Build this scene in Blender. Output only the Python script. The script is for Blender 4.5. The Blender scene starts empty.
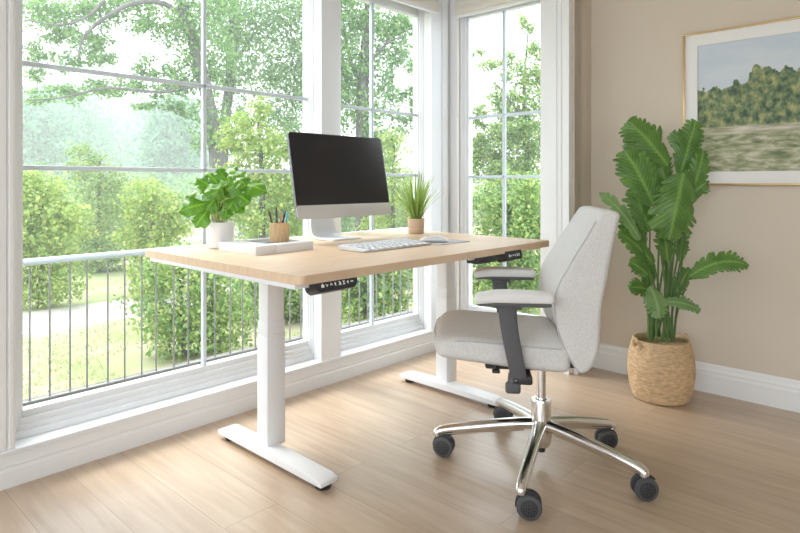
import bpy, bmesh, math, random
import numpy as np
from mathutils import Vector, Matrix, Quaternion
C = bpy.context.scene
random.seed(7)
PI = math.pi
# ---------------------------------------------------------------- camera, sky, sun, exposure
FPX, HORIZON, EYE = 600.0, 182.0, 1.0
YAW = math.atan(556 / 600.0)
cam_d = bpy.data.cameras.new('camera')
cam = bpy.data.objects.new('camera', cam_d)
C.collection.objects.link(cam)
cam.location = (0, 0, EYE)
cam.rotation_euler = (PI / 2, 0, YAW - PI / 2)
cam_d.sensor_width = 36.0
cam_d.lens = 36.0 * FPX / 800.0
cam_d.shift_y = -(266.5 - HORIZON) / 800.0
cam_d.clip_start = 0.05
cam_d.clip_end = 400
C.camera = cam
C.view_settings.view_transform = 'Standard'
C.view_settings.look = 'None'
C.view_settings.gamma = 1.0
C.view_settings.use_curve_mapping = False
C.view_settings.exposure = 0.92
C.cycles.max_bounces = 10
C.cycles.diffuse_bounces = 5
C.cycles.transparent_max_bounces = 16
C.cycles.volume_bounces = 2
C.cycles.use_denoising = True
C.cycles.sample_clamp_indirect = 6.0

world = bpy.data.worlds.new('overcast_sky')
C.world = world
world.use_nodes = True
wn = world.node_tree
wn.nodes['Background'].inputs[0].default_value = (0.87, 0.94, 1.0, 1)
wn.nodes['Background'].inputs[1].default_value = 2.1

sun_d = bpy.data.lights.new('sun', 'SUN')
sun_d.energy = 2.0
sun_d.angle = math.radians(24)
sun_d.color = (1.0, 0.965, 0.91)
sun = bpy.data.objects.new('sun', sun_d)
C.collection.objects.link(sun)
sun.location = (-3, 8, 9)
sun.rotation_euler = Vector((0.20, -0.72, -1.0)).to_track_quat('-Z', 'Y').to_euler()

# daylight portals in the room's openings: they only steer the renderer's sky sampling and give no light of their own
for loc, w, h, rot in (((1.24, 2.40, 1.08), 1.28, 1.92, (PI / 2, 0, PI)), ((2.36, 2.40, 1.08), .68, 1.92, (PI / 2, 0, PI)), ((2.985, 1.925, 1.1), .55, 1.9, (PI / 2, 0, PI / 2)),
                       ((-2.52, -.15, 1.3), 3.9, 2.4, (PI / 2, 0, -PI / 2)), ((-.95, -2.52, 1.45), 2.1, 1.3, (PI / 2, 0, 0))):
    pd = bpy.data.lights.new('daylight_portal', 'AREA'); pd.shape = 'RECTANGLE'; pd.size = w; pd.size_y = h; pd.cycles.is_portal = True
    po_ = bpy.data.objects.new('daylight_portal', pd); C.collection.objects.link(po_); po_.location = loc; po_.rotation_euler = rot

def at(px, py, d):
    """world point seen at a photograph pixel at a given distance"""
    c, s = math.cos(YAW), math.sin(YAW)
    l = (px - 400) / FPX * d
    return Vector((c * d + s * l, s * d - c * l, EYE + (HORIZON - py) / FPX * d))

# ---------------------------------------------------------------- materials
def mat(name, col, rough=0.5, metal=0.0, spec=0.5, noise=None, bump=None, coat=0.0):
    """noise=(scale, amount, stretch xyz) colour variation; bump=(scale, strength, stretch)"""
    m = bpy.data.materials.new(name); m.use_nodes = True
    nt = m.node_tree; b = nt.nodes['Principled BSDF']
    b.inputs['Base Color'].default_value = (*col, 1)
    b.inputs['Roughness'].default_value = rough
    b.inputs['Metallic'].default_value = metal
    b.inputs['Specular IOR Level'].default_value = spec
    b.inputs['Coat Weight'].default_value = coat
    def coords(st):
        tc = nt.nodes.new('ShaderNodeTexCoord'); mp = nt.nodes.new('ShaderNodeMapping')
        mp.inputs['Scale'].default_value = st
        nt.links.new(tc.outputs['Object'], mp.inputs['Vector']); return mp.outputs['Vector']
    if noise:
        sc, amt, st = noise
        n = nt.nodes.new('ShaderNodeTexNoise'); n.inputs['Scale'].default_value = sc; n.inputs['Detail'].default_value = 5
        nt.links.new(coords(st), n.inputs['Vector'])
        r = nt.nodes.new('ShaderNodeValToRGB')
        r.color_ramp.elements[0].position = 0.3; r.color_ramp.elements[1].position = 0.7
        r.color_ramp.elements[0].color = (*[max(0, v * (1 - amt)) for v in col], 1)
        r.color_ramp.elements[1].color = (*[min(1, v * (1 + amt)) for v in col], 1)
        nt.links.new(n.outputs['Fac'], r.inputs['Fac']); nt.links.new(r.outputs['Color'], b.inputs['Base Color'])
    if bump:
        sc, stg, st = bump
        n = nt.nodes.new('ShaderNodeTexNoise'); n.inputs['Scale'].default_value = sc; n.inputs['Detail'].default_value = 3
        nt.links.new(coords(st), n.inputs['Vector'])
        bp = nt.nodes.new('ShaderNodeBump'); bp.inputs['Strength'].default_value = stg; bp.inputs['Distance'].default_value = 0.002
        nt.links.new(n.outputs['Fac'], bp.inputs['Height']); nt.links.new(bp.outputs['Normal'], b.inputs['Normal'])
    return m

def leaf_mat(name, c1, c2, trans=0.35, rough=0.5, c3=None):
    m = bpy.data.materials.new(name); m.use_nodes = True
    nt = m.node_tree; b = nt.nodes['Principled BSDF']; out = nt.nodes['Material Output']
    g = nt.nodes.new('ShaderNodeNewGeometry'); r = nt.nodes.new('ShaderNodeValToRGB')
    r.color_ramp.elements[0].color = (*c1, 1); r.color_ramp.elements[1].color = (*c2, 1)
    if c3:
        e = r.color_ramp.elements.new(0.5); e.color = (*c3, 1)
    nt.links.new(g.outputs['Random Per Island'], r.inputs['Fac'])
    nt.links.new(r.outputs['Color'], b.inputs['Base Color'])
    b.inputs['Roughness'].default_value = rough
    t = nt.nodes.new('ShaderNodeBsdfTranslucent'); nt.links.new(r.outputs['Color'], t.inputs['Color'])
    mx = nt.nodes.new('ShaderNodeMixShader'); mx.inputs['Fac'].default_value = trans
    nt.links.new(b.outputs[0], mx.inputs[1]); nt.links.new(t.outputs[0], mx.inputs[2]); nt.links.new(mx.outputs[0], out.inputs['Surface'])
    return m

def veined_leaf_mat(name, c_dark, c_light, trans=0.18, rough=0.34):
    """houseplant leaf: colour varies with a per-leaf-mesh attribute (vein) and soft noise"""
    m = bpy.data.materials.new(name); m.use_nodes = True
    nt = m.node_tree; b = nt.nodes['Principled BSDF']; out = nt.nodes['Material Output']
    a = nt.nodes.new('ShaderNodeAttribute'); a.attribute_name = 'vein'
    tc = nt.nodes.new('ShaderNodeTexCoord')
    n = nt.nodes.new('ShaderNodeTexNoise'); n.inputs['Scale'].default_value = 9
    nt.links.new(tc.outputs['Object'], n.inputs['Vector'])
    ad = nt.nodes.new('ShaderNodeMath'); ad.operation = 'MULTIPLY_ADD'
    nt.links.new(n.outputs['Fac'], ad.inputs[0]); ad.inputs[1].default_value = 0.7
    nt.links.new(a.outputs['Fac'], ad.inputs[2])
    r = nt.nodes.new('ShaderNodeValToRGB')
    r.color_ramp.elements[0].position = 0.2; r.color_ramp.elements[1].position = 1.1 if False else 1.0
    r.color_ramp.elements[0].color = (*c_dark, 1); r.color_ramp.elements[1].color = (*c_light, 1)
    nt.links.new(ad.outputs[0], r.inputs['Fac'])
    nt.links.new(r.outputs['Color'], b.inputs['Base Color'])
    b.inputs['Roughness'].default_value = rough
    t = nt.nodes.new('ShaderNodeBsdfTranslucent'); nt.links.new(r.outputs['Color'], t.inputs['Color'])
    mx = nt.nodes.new('ShaderNodeMixShader'); mx.inputs['Fac'].default_value = trans
    nt.links.new(b.outputs[0], mx.inputs[1]); nt.links.new(t.outputs[0], mx.inputs[2]); nt.links.new(mx.outputs[0], out.inputs['Surface'])
    return m

M = {}
M['trim'] = mat('white_trim_paint', (0.80, 0.80, 0.80), 0.38)
M['muntin_shade'] = mat('backlit_muntin_tint', (0.62, 0.69, 0.75), 0.45)  # muntins darkened to grey-blue: their backlit shade is put into the colour
M['sash'] = mat('white_sash_paint', (0.82, 0.84, 0.86), 0.35)
M['wall'] = mat('beige_wall_paint', (0.63, 0.55, 0.455), 0.85, bump=(260, 0.06, (1, 1, 1)))
M['ceil'] = mat('ceiling_paint', (0.82, 0.81, 0.79), 0.9)
M['blind'] = mat('linen_blind', (0.72, 0.68, 0.62), 0.9, bump=(400, 0.2, (1, 1, 3)))
M['white_metal'] = mat('white_powder_coat', (0.83, 0.84, 0.86), 0.32)
M['wood'] = mat('oak_veneer', (0.70, 0.515, 0.35), 0.42, noise=(6, 0.08, (1.2, 14, 3)))
M['bamboo'] = mat('bamboo', (0.66, 0.44, 0.235), 0.5, noise=(30, 0.22, (6, 6, 0.4)))
M['potwood'] = mat('pale_turned_wood', (0.56, 0.40, 0.27), 0.55, noise=(14, 0.12, (1, 1, 6)))
M['ceramic'] = mat('white_ceramic', (0.80, 0.80, 0.80), 0.3)
M['soil'] = mat('potting_soil', (0.09, 0.06, 0.04), 0.95, noise=(60, 0.5, (1, 1, 1)), bump=(90, 1.0, (1, 1, 1)))
M['black'] = mat('black_plastic', (0.022, 0.023, 0.027), 0.42)
M['tyre'] = mat('grey_tyre', (0.073, 0.075, 0.078), 0.5)
M['dgrey'] = mat('dark_grey_plastic', (0.085, 0.085, 0.09), 0.45)
M['screen'] = mat('black_screen_glass', (0.022, 0.021, 0.023), 0.32, spec=0.4)
M['alu'] = mat('silver_aluminium', (0.66, 0.655, 0.65), 0.36, 0.35)
M['stand'] = mat('lit_silver_stand', (0.80, 0.81, 0.83), 0.4, 0.1)  # lighter copy of the aluminium, light on the stand put into the colour
M['grey_edge'] = mat('grey_bezel', (0.20, 0.21, 0.22), 0.3, 0.4)
M['key'] = mat('white_key', (0.82, 0.83, 0.86), 0.5)
M['mat'] = mat('grey_felt', (0.48, 0.49, 0.52), 0.85)
M['tray_in'] = mat('grey_tray_lining', (0.17, 0.175, 0.18), 0.6)
M['tray'] = mat('white_lacquer', (0.78, 0.78, 0.78), 0.4)
M['chrome'] = mat('polished_chrome', (0.80, 0.795, 0.785), 0.14, 1.0)
M['fabric'] = mat('light_grey_tweed', (0.66, 0.645, 0.63), 0.95, noise=(200, 0.10, (1, 1, 1)), bump=(420, 0.6, (1, 1, 1)))
M['piping'] = mat('grey_stitching', (0.47, 0.46, 0.45), 0.9)
M['pad'] = mat('off_white_arm_pad', (0.74, 0.73, 0.715), 0.6)
M['brass'] = mat('brushed_gold', (0.62, 0.44, 0.22), 0.35, 0.8)
M['matboard'] = mat('mat_board', (0.80, 0.785, 0.765), 0.9)
M['iron'] = mat('grey_iron', (0.27, 0.275, 0.265), 0.5, 0.2)
M['railtop'] = mat('pale_grey_rail', (0.60, 0.68, 0.72), 0.4)
M['bark'] = mat('grey_bark', (0.13, 0.12, 0.115), 0.95, noise=(10, 0.3, (1, 1, .3)))
M['kerb'] = mat('kerb_stone', (0.20, 0.18, 0.165), 0.9, noise=(18, 0.35, (1, 1, 1)))
M['paving'] = mat('pale_paving', (0.50, 0.52, 0.55), 0.9, noise=(3, 0.1, (1, 1, 1)))
M['path'] = mat('pale_gravel', (0.50, 0.45, 0.42), 0.95, noise=(6, 0.08, (1, 1, 1)))
M['stem'] = mat('green_stem', (0.10, 0.19, 0.055), 0.5)
M['stem_pale'] = mat('pale_stem', (0.42, 0.44, 0.17), 0.55)
M['basket'] = mat('braided_seagrass', (0.60, 0.42, 0.245), 0.85, noise=(38, 0.25, (1, 1, 2.5)))
M['leaf_big'] = veined_leaf_mat('split_leaf', (0.035, 0.13, 0.024), (0.25, 0.44, 0.10))
M['leaf_pale'] = veined_leaf_mat('young_split_leaf', (0.10, 0.23, 0.07), (0.33, 0.50, 0.20))
M['leaf_desk'] = veined_leaf_mat('glossy_lobed_leaf', (0.04, 0.19, 0.015), (0.26, 0.52, 0.05), 0.32, 0.28)
M['leaf_spike'] = leaf_mat('spiky_leaf', (0.20, 0.36, 0.06), (0.55, 0.66, 0.22), 0.3, 0.4)
M['turf'] = leaf_mat('turf_blade', (0.32, 0.37, 0.17), (0.47, 0.46, 0.26), 0.3, 0.7)
M['fol_green'] = leaf_mat('tree_leaf_green', (0.102, 0.228, 0.072), (0.336, 0.489, 0.176), 0.4, 0.55, (0.203, 0.365, 0.114))
M['fol_mid'] = leaf_mat('tree_leaf_mid', (0.122, 0.254, 0.078), (0.508, 0.570, 0.198), 0.4, 0.55, (0.278, 0.418, 0.132))
M['fol_yellow'] = leaf_mat('tree_leaf_yellow', (0.199, 0.354, 0.075), (0.581, 0.633, 0.185), 0.45, 0.55, (0.380, 0.503, 0.139))
M['fol_far'] = leaf_mat('tree_leaf_far_hazed', (0.091, 0.251, 0.158), (0.218, 0.428, 0.260), 0.35, 0.6)  # leaf green shifted towards teal, distance haze put into the colour

def glass_mat():
    m = bpy.data.materials.new('window_glass'); m.use_nodes = True
    nt = m.node_tree; nt.nodes.remove(nt.nodes['Principled BSDF']); out = nt.nodes['Material Output']
    tr = nt.nodes.new('ShaderNodeBsdfTransparent'); tr.inputs[0].default_value = (0.985, 0.995, 0.995, 1)
    gl = nt.nodes.new('ShaderNodeBsdfGlossy'); gl.inputs['Roughness'].default_value = 0.02
    fr = nt.nodes.new('ShaderNodeFresnel'); fr.inputs[0].default_value = 1.25
    mx = nt.nodes.new('ShaderNodeMixShader')
    ge = nt.nodes.new('ShaderNodeNewGeometry'); mu = nt.nodes.new('ShaderNodeMath'); mu.operation = 'MULTIPLY_ADD'   # reflect on the outer faces only
    mu.inputs[1].default_value = -1.0; mu.inputs[2].default_value = 1.0; nt.links.new(ge.outputs['Backfacing'], mu.inputs[0])
    m2 = nt.nodes.new('ShaderNodeMath'); m2.operation = 'MULTIPLY'; nt.links.new(mu.outputs[0], m2.inputs[0]); nt.links.new(fr.outputs[0], m2.inputs[1])
    nt.links.new(m2.outputs[0], mx.inputs[0]); nt.links.new(tr.outputs[0], mx.inputs[1]); nt.links.new(gl.outputs[0], mx.inputs[2])
    nt.links.new(mx.outputs[0], out.inputs['Surface']); return m
M['glass'] = glass_mat()

def floor_mat():
    m = bpy.data.materials.new('oak_plank_floor'); m.use_nodes = True
    nt = m.node_tree; b = nt.nodes['Principled BSDF']; L = nt.links.new
    tc = nt.nodes.new('ShaderNodeTexCoord'); sp = nt.nodes.new('ShaderNodeSeparateXYZ'); cb = nt.nodes.new('ShaderNodeCombineXYZ')
    L(tc.outputs['Object'], sp.inputs[0]); L(sp.outputs['Y'], cb.inputs['X']); L(sp.outputs['X'], cb.inputs['Y'])
    br = nt.nodes.new('ShaderNodeTexBrick'); L(cb.outputs[0], br.inputs['Vector'])
    br.offset = 0.37; br.inputs['Scale'].default_value = 1.0
    br.inputs['Brick Width'].default_value = 1.55; br.inputs['Row Height'].default_value = 0.185
    br.inputs['Mortar Size'].default_value = 0.0015; br.inputs['Mortar Smooth'].default_value = 0.3; br.inputs['Bias'].default_value = 0.0
    br.inputs['Color1'].default_value = (0, 0, 0, 1); br.inputs['Color2'].default_value = (1, 1, 1, 1); br.inputs['Mortar'].default_value = (0.5, 0.5, 0.5, 1)
    # grain, shifted from plank to plank
    sh = nt.nodes.new('ShaderNodeVectorMath'); sh.operation = 'MULTIPLY_ADD'
    L(br.outputs['Color'], sh.inputs[0]); sh.inputs[1].default_value = (7, 3, 0); L(cb.outputs[0], sh.inputs[2])
    mp = nt.nodes.new('ShaderNodeMapping'); mp.inputs['Scale'].default_value = (1.0, 13, 1); L(sh.outputs[0], mp.inputs['Vector'])
    n = nt.nodes.new('ShaderNodeTexNoise'); n.inputs['Scale'].default_value = 2.2; n.inputs['Detail'].default_value = 8; n.inputs['Distortion'].default_value = 0.8
    L(mp.outputs[0], n.inputs['Vector'])
    mp2 = nt.nodes.new('ShaderNodeMapping'); mp2.inputs['Scale'].default_value = (3.0, 90, 1); L(sh.outputs[0], mp2.inputs['Vector'])
    n2 = nt.nodes.new('ShaderNodeTexNoise'); n2.inputs['Scale'].default_value = 2.0; n2.inputs['Detail'].default_value = 3; L(mp2.outputs[0], n2.inputs['Vector'])
    r = nt.nodes.new('ShaderNodeValToRGB'); r.color_ramp.elements[0].position = 0.28; r.color_ramp.elements[1].position = 0.72
    r.color_ramp.elements[0].color = (0.51, 0.365, 0.25, 1); r.color_ramp.elements[1].color = (0.66, 0.515, 0.38, 1)
    L(n.outputs['Fac'], r.inputs['Fac'])
    m1 = nt.nodes.new('ShaderNodeMixRGB'); m1.blend_type = 'MULTIPLY'; m1.inputs['Fac'].default_value = 0.16
    L(r.outputs['Color'], m1.inputs['Color1']); L(n2.outputs['Fac'], m1.inputs['Color2'])
    m2 = nt.nodes.new('ShaderNodeMixRGB'); m2.blend_type = 'MULTIPLY'; m2.inputs['Fac'].default_value = 0.09
    L(m1.outputs[0], m2.inputs['Color1']); L(br.outputs['Color'], m2.inputs['Color2'])
    m3 = nt.nodes.new('ShaderNodeMixRGB'); m3.inputs['Color2'].default_value = (0.30, 0.21, 0.14, 1)
    fm = nt.nodes.new('ShaderNodeMath'); fm.operation = 'MULTIPLY'; fm.inputs[1].default_value = 0.75; L(br.outputs['Fac'], fm.inputs[0])
    L(fm.outputs[0], m3.inputs['Fac']); L(m2.outputs[0], m3.inputs['Color1']); L(m3.outputs[0], b.inputs['Base Color'])
    b.inputs['Roughness'].default_value = 0.30; b.inputs['Specular IOR Level'].default_value = 0.6; b.inputs['Coat Weight'].default_value = 0.2; b.inputs['Coat Roughness'].default_value = 0.28
    bp = nt.nodes.new('ShaderNodeBump'); bp.inputs['Strength'].default_value = 0.12; bp.inputs['Distance'].default_value = 0.001
    L(n2.outputs['Fac'], bp.inputs['Height']); L(bp.outputs['Normal'], b.inputs['Normal'])
    return m
M['floor'] = floor_mat()

def lawn_mat():
    m = bpy.data.materials.new('lawn'); m.use_nodes = True
    nt = m.node_tree; b = nt.nodes['Principled BSDF']; L = nt.links.new
    tc = nt.nodes.new('ShaderNodeTexCoord')
    n = nt.nodes.new('ShaderNodeTexNoise'); n.inputs['Scale'].default_value = 0.8; n.inputs['Detail'].default_value = 6
    L(tc.outputs['Object'], n.inputs['Vector'])
    r = nt.nodes.new('ShaderNodeValToRGB'); e = r.color_ramp.elements
    e[0].position = 0.35; e[0].color = (0.25, 0.32, 0.12, 1); e[1].position = 0.62; e[1].color = (0.40, 0.35, 0.24, 1)
    L(n.outputs['Fac'], r.inputs['Fac']); L(r.outputs[0], b.inputs['Base Color']); b.inputs['Roughness'].default_value = 1.0
    return m
M['lawn'] = lawn_mat()

def painting_mat():
    """a plain printed landscape: pale sky, a line of trees, a meadow; object axes Y (width) and Z (height)"""
    m = bpy.data.materials.new('landscape_print'); m.use_nodes = True
    nt = m.node_tree; b = nt.nodes['Principled BSDF']; L = nt.links.new
    tc = nt.nodes.new('ShaderNodeTexCoord'); sp = nt.nodes.new('ShaderNodeSeparateXYZ'); L(tc.outputs['Object'], sp.inputs[0])
    def noise(scale, st, detail=4, dist=0.0):
        mp = nt.nodes.new('ShaderNodeMapping'); mp.inputs['Scale'].default_value = st; L(tc.outputs['Object'], mp.inputs[0])
        n = nt.nodes.new('ShaderNodeTexNoise'); n.inputs['Scale'].default_value = scale; n.inputs['Detail'].default_value = detail
        n.inputs['Distortion'].default_value = dist; L(mp.outputs[0], n.inputs['Vector']); return n.outputs['Fac']
    def math_(op, a, bb, cc=None):
        n = nt.nodes.new('ShaderNodeMath'); n.operation = op
        for i, v in enumerate((a, bb, cc)):
            if v is None: continue
            if isinstance(v, (int, float)): n.inputs[i].default_value = v
            else: L(v, n.inputs[i])
        return n.outputs[0]
    def ramp(f, *els):
        r = nt.nodes.new('ShaderNodeValToRGB'); e = r.color_ramp.elements
        while len(e) < len(els): e.new(0.5)
        for k, (p, c) in enumerate(els): e[k].position = p; e[k].color = (*c, 1)
        L(f, r.inputs[0]); return r.outputs[0]
    def mix(f, a, bb):
        n = nt.nodes.new('ShaderNodeMixRGB'); L(f, n.inputs[0]); L(a, n.inputs[1]); L(bb, n.inputs[2]); return n.outputs[0]
    z, y = sp.outputs['Z'], sp.outputs['Y']
    sky = ramp(noise(3, (1, 1, 2.5)), (0.3, (0.50, 0.58, 0.66)), (0.7, (0.66, 0.69, 0.72)))
    trees = ramp(noise(38, (1, 1, .8), 8, .15), (0.36, (0.075, 0.12, 0.085)), (0.52, (0.20, 0.26, 0.14)), (0.68, (0.44, 0.41, 0.19)))
    meadow = ramp(noise(30, (1, .6, 1.9), 8, 0.4), (0.32, (0.17, 0.21, 0.12)), (0.5, (0.36, 0.37, 0.23)), (0.68, (0.60, 0.58, 0.46)))
    path = ramp(noise(9, (1, 1, 9)), (0.35, (0.33, 0.32, 0.21)), (0.65, (0.66, 0.63, 0.52)))
    crown = math_('ADD', math_('MULTIPLY', noise(7.5, (1, 1, .0), 2), 0.46), math_('MULTIPLY', noise(34, (1, 1, .8), 4), 0.11))
    top = math_('ADD', math_('MULTIPLY_ADD', y, -0.22, 0.40), crown)
    top = math_('SUBTRACT', top, 0.20)
    f_sky = ramp(math_('SUBTRACT', z, top), (0.0, (0, 0, 0)), (0.008, (1, 1, 1)))
    f_tr = ramp(math_('SUBTRACT', z, math_('MULTIPLY_ADD', noise(7, (1, 1, 0)), 0.02, 0.195)), (0.0, (0, 0, 0)), (0.01, (1, 1, 1)))
    f_pa = ramp(math_('SUBTRACT', z, math_('MULTIPLY_ADD', noise(7, (1, 1, 0)), 0.05, 0.14)), (0.0, (0, 0, 0)), (0.02, (1, 1, 1)))
    col = mix(f_pa, meadow, path); col = mix(f_tr, col, trees); col = mix(f_sky, col, sky)
    L(col, b.inputs['Base Color']); b.inputs['Roughness'].default_value = 0.6; b.inputs['Specular IOR Level'].default_value = 0.2
    return m
M['print'] = painting_mat()

# ---------------------------------------------------------------- mesh helpers
def tag(o, label=None, cat=None, group=None, kind=None):
    if label: o['label'] = label
    if cat: o['category'] = cat
    if group: o['group'] = group
    if kind: o['kind'] = kind
    return o

def empty(name, loc=(0, 0, 0), rotz=0.0):
    o = bpy.data.objects.new(name, None); C.collection.objects.link(o)
    o.location = loc; o.rotation_euler = (0, 0, rotz); o.empty_display_size = 0.05
    return o

def copy_part(o, parent, loc=None):
    c = o.copy(); C.collection.objects.link(c); c.parent = parent
    if loc is not None: c.location = loc
    return c

class MB:
    def __init__(s): s.bm = bmesh.new()
    def _take(s, t, mtx=None, fn=None):
        if fn:
            for v in t.verts: v.co = Vector(fn(v.co))
        if mtx is not None: bmesh.ops.transform(t, matrix=mtx, verts=t.verts)
        me = bpy.data.meshes.new('tmp'); t.to_mesh(me); t.free(); s.bm.from_mesh(me); bpy.data.meshes.remove(me); return s
    def box(s, lo, hi, bevel=0.0, seg=2, mtx=None, fn=None):
        t = bmesh.new(); bmesh.ops.create_cube(t, size=1)
        lo, hi = Vector(lo), Vector(hi); c = (lo + hi) / 2; d = hi - lo
        for v in t.verts: v.co = Vector((c.x + v.co.x * d.x, c.y + v.co.y * d.y, c.z + v.co.z * d.z))
        if bevel > 0: bmesh.ops.bevel(t, geom=t.edges[:], offset=bevel, segments=seg, profile=0.5, affect='EDGES')
        return s._take(t, mtx, fn)
    def soft(s, lo, hi, r, cuts=10, fn=None, mtx=None):
        """rounded cushion box with enough vertices to be bent by fn"""
        t = bmesh.new(); bmesh.ops.create_cube(t, size=2)
        bmesh.ops.subdivide_edges(t, edges=t.edges[:], cuts=cuts, use_grid_fill=True)
        lo, hi = Vector(lo), Vector(hi); c = (lo + hi) / 2; h = (hi - lo) / 2
        for v in t.verts:
            # redistribute so the rounded rim gets many vertices
            q = Vector([math.copysign(abs(x) ** 0.6, x) * k for x, k in zip(v.co, h)])
            i = Vector([max(-(k - r), min(k - r, x)) for x, k in zip(q, h)])
            d = q - i
            n = Vector([x / r for x in d])
            if n.length > 1e-6:
                m = max(abs(x) for x in n); q = i + n.normalized() * r * m
            v.co = c + q
        return s._take(t, mtx, fn)
    def tube(s, pts, rad, n=12, caps=True, mtx=None, squash=None):
        pts = [Vector(p) for p in pts]
        if not hasattr(rad, '__len__'): rad = [rad] * len(pts)
        t = bmesh.new(); rings = []; up = None
        for i, p in enumerate(pts):
            d = (pts[min(i + 1, len(pts) - 1)] - pts[max(i - 1, 0)]).normalized()
            if up is None:
                up = Vector((0, 0, 1)) if abs(d.z) < 0.9 else Vector((1, 0, 0))
            a = d.cross(up)
            if a.length < 1e-5: a = d.orthogonal()
            a.normalize(); b = a.cross(d).normalized(); up = b
            sq = squash if squash else 1.0
            rings.append([t.verts.new(p + (a * math.cos(2 * PI * k / n) * sq + b * math.sin(2 * PI * k / n)) * rad[i]) for k in range(n)])
        for r0, r1 in zip(rings, rings[1:]):
            for k in range(n): t.faces.new((r0[k], r0[(k + 1) % n], r1[(k + 1) % n], r1[k]))
        if caps:
            t.faces.new(rings[0][::-1]); t.faces.new(rings[-1])
        return s._take(t, mtx)
    def cyl(s, p0, p1, r0, r1=None, n=24): return s.tube([p0, p1], [r0, r0 if r1 is None else r1], n)
    def lathe(s, prof, n=40, c=(0, 0, 0), fn=None, squareness=0.0, mtx=None):
        t = bmesh.new(); rings = []
        for r, z in prof:
            ring = []
            for k in range(n):
                a = 2 * PI * k / n; rr = r
                if squareness:
                    q = 4.5; rr = r / ((abs(math.cos(a)) ** q + abs(math.sin(a)) ** q) ** (1 / q)) * squareness + r * (1 - squareness)
                ring.append(t.verts.new((c[0] + rr * math.cos(a), c[1] + rr * math.sin(a), c[2] + z)))
            rings.append(ring)
        for r0, r1 in zip(rings, rings[1:]):
            for k in range(n): t.faces.new((r0[k], r0[(k + 1) % n], r1[(k + 1) % n], r1[k]))
        if prof[0][0] > 1e-6: t.faces.new(rings[0][::-1])
        if prof[-1][0] > 1e-6: t.faces.new(rings[-1])
        bmesh.ops.remove_doubles(t, verts=t.verts, dist=1e-6)
        return s._take(t, mtx, fn)
    def prism(s, poly, z0, z1, bevel=0.0, mtx=None, seg=2):
        t = bmesh.new(); a = [t.verts.new((x, y, z0)) for x, y in poly]; b = [t.verts.new((x, y, z1)) for x, y in poly]
        t.faces.new(a[::-1]); t.faces.new(b)
        for k in range(len(poly)): t.faces.new((a[k], a[(k + 1) % len(poly)], b[(k + 1) % len(poly)], b[k]))
        if bevel: bmesh.ops.bevel(t, geom=t.edges[:], offset=bevel, segments=seg, profile=0.5, affect='EDGES')
        return s._take(t, mtx)
    def grid(s, f, nu, nv, mtx=None):
        t = bmesh.new(); g = [[t.verts.new(f(i / nu, j / nv)) for j in range(nv + 1)] for i in range(nu + 1)]
        for i in range(nu):
            for j in range(nv): t.faces.new((g[i][j], g[i + 1][j], g[i + 1][j + 1], g[i][j + 1]))
        return s._take(t, mtx)
    def out(s, name, m, parent=None, loc=None, angle=35, rot=None):
        bm = s.bm; bmesh.ops.recalc_face_normals(bm, faces=bm.faces)
        lim = math.radians(angle)
        for f in bm.faces: f.smooth = True
        for e in bm.edges:
            if len(e.link_faces) == 2 and e.calc_face_angle(0) > lim: e.smooth = False
        me = bpy.data.meshes.new(name); bm.to_mesh(me); bm.free()
        me.materials.append(M[m] if isinstance(m, str) else m)
        o = bpy.data.objects.new(name, me); C.collection.objects.link(o)
        if parent is not None: o.parent = parent
        if loc is not None: o.location = loc
        if rot is not None: o.rotation_euler = rot
        return o

def raw_mesh(name, verts, faces, m, parent=None, smooth=True):
    """verts (n,3) and quads (m,4) as numpy arrays"""
    me = bpy.data.meshes.new(name); n, k = len(verts), len(faces)
    me.vertices.add(n); me.vertices.foreach_set('co', np.asarray(verts, np.float32).ravel())
    me.loops.add(k * 4); me.loops.foreach_set('vertex_index', np.asarray(faces, np.int32).ravel())
    me.polygons.add(k); me.polygons.foreach_set('loop_start', np.arange(0, k * 4, 4, dtype=np.int32))
    me.update(calc_edges=True)
    me.polygons.foreach_set('use_smooth', np.full(k, smooth))
    me.materials.append(M[m]); o = bpy.data.objects.new(name, me); C.collection.objects.link(o)
    if parent is not None: o.parent = parent
    return o

def spline(pts, n):
    """Catmull-Rom through points"""
    P = [Vector(p) for p in pts]; P = [P[0] * 2 - P[1]] + P + [P[-1] * 2 - P[-2]]; out = []
    m = len(P) - 3
    for k in range(n + 1):
        u = k / n * m; i = min(int(u), m - 1); t = u - i
        a, b, c, d = P[i:i + 4]
        out.append(0.5 * ((2 * b) + (c - a) * t + (2 * a - 5 * b + 4 * c - d) * t * t + (3 * b - a - 3 * c + d) * t ** 3))
    return out

def struct(o, name=None):
    o['kind'] = 'structure'; return o

# ================================================================ THE ROOM
WY, WC, WB, RY = 2.285, 2.905, 3.10, 1.455      # window wall, bay wall, picture wall, return wall
CEIL = 2.62
b = MB(); b.box((-2.6, -2.6, -0.12), (3.3, 2.5, 0)); struct(b.out('floor', 'floor'))
b = MB(); b.box((-2.6, -2.6, CEIL), (3.3, 2.5, CEIL + 0.12)); struct(b.out('ceiling', 'ceil'))
# window wall with two openings
b = MB()
for x0, x1, z0, z1 in ((-2.6, .587, 0, CEIL), (.587, 1.886, 0, .11), (.587, 1.886, 2.2, CEIL), (1.886, 2.013, 0, CEIL), (2.013, 2.720, 0, .11), (2.013, 2.720, 2.2, CEIL), (2.720, 3.1, 0, CEIL)):
    b.box((x0, WY, z0), (x1, 2.392, z1))
struct(b.out('wall_left', 'trim'))
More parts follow.
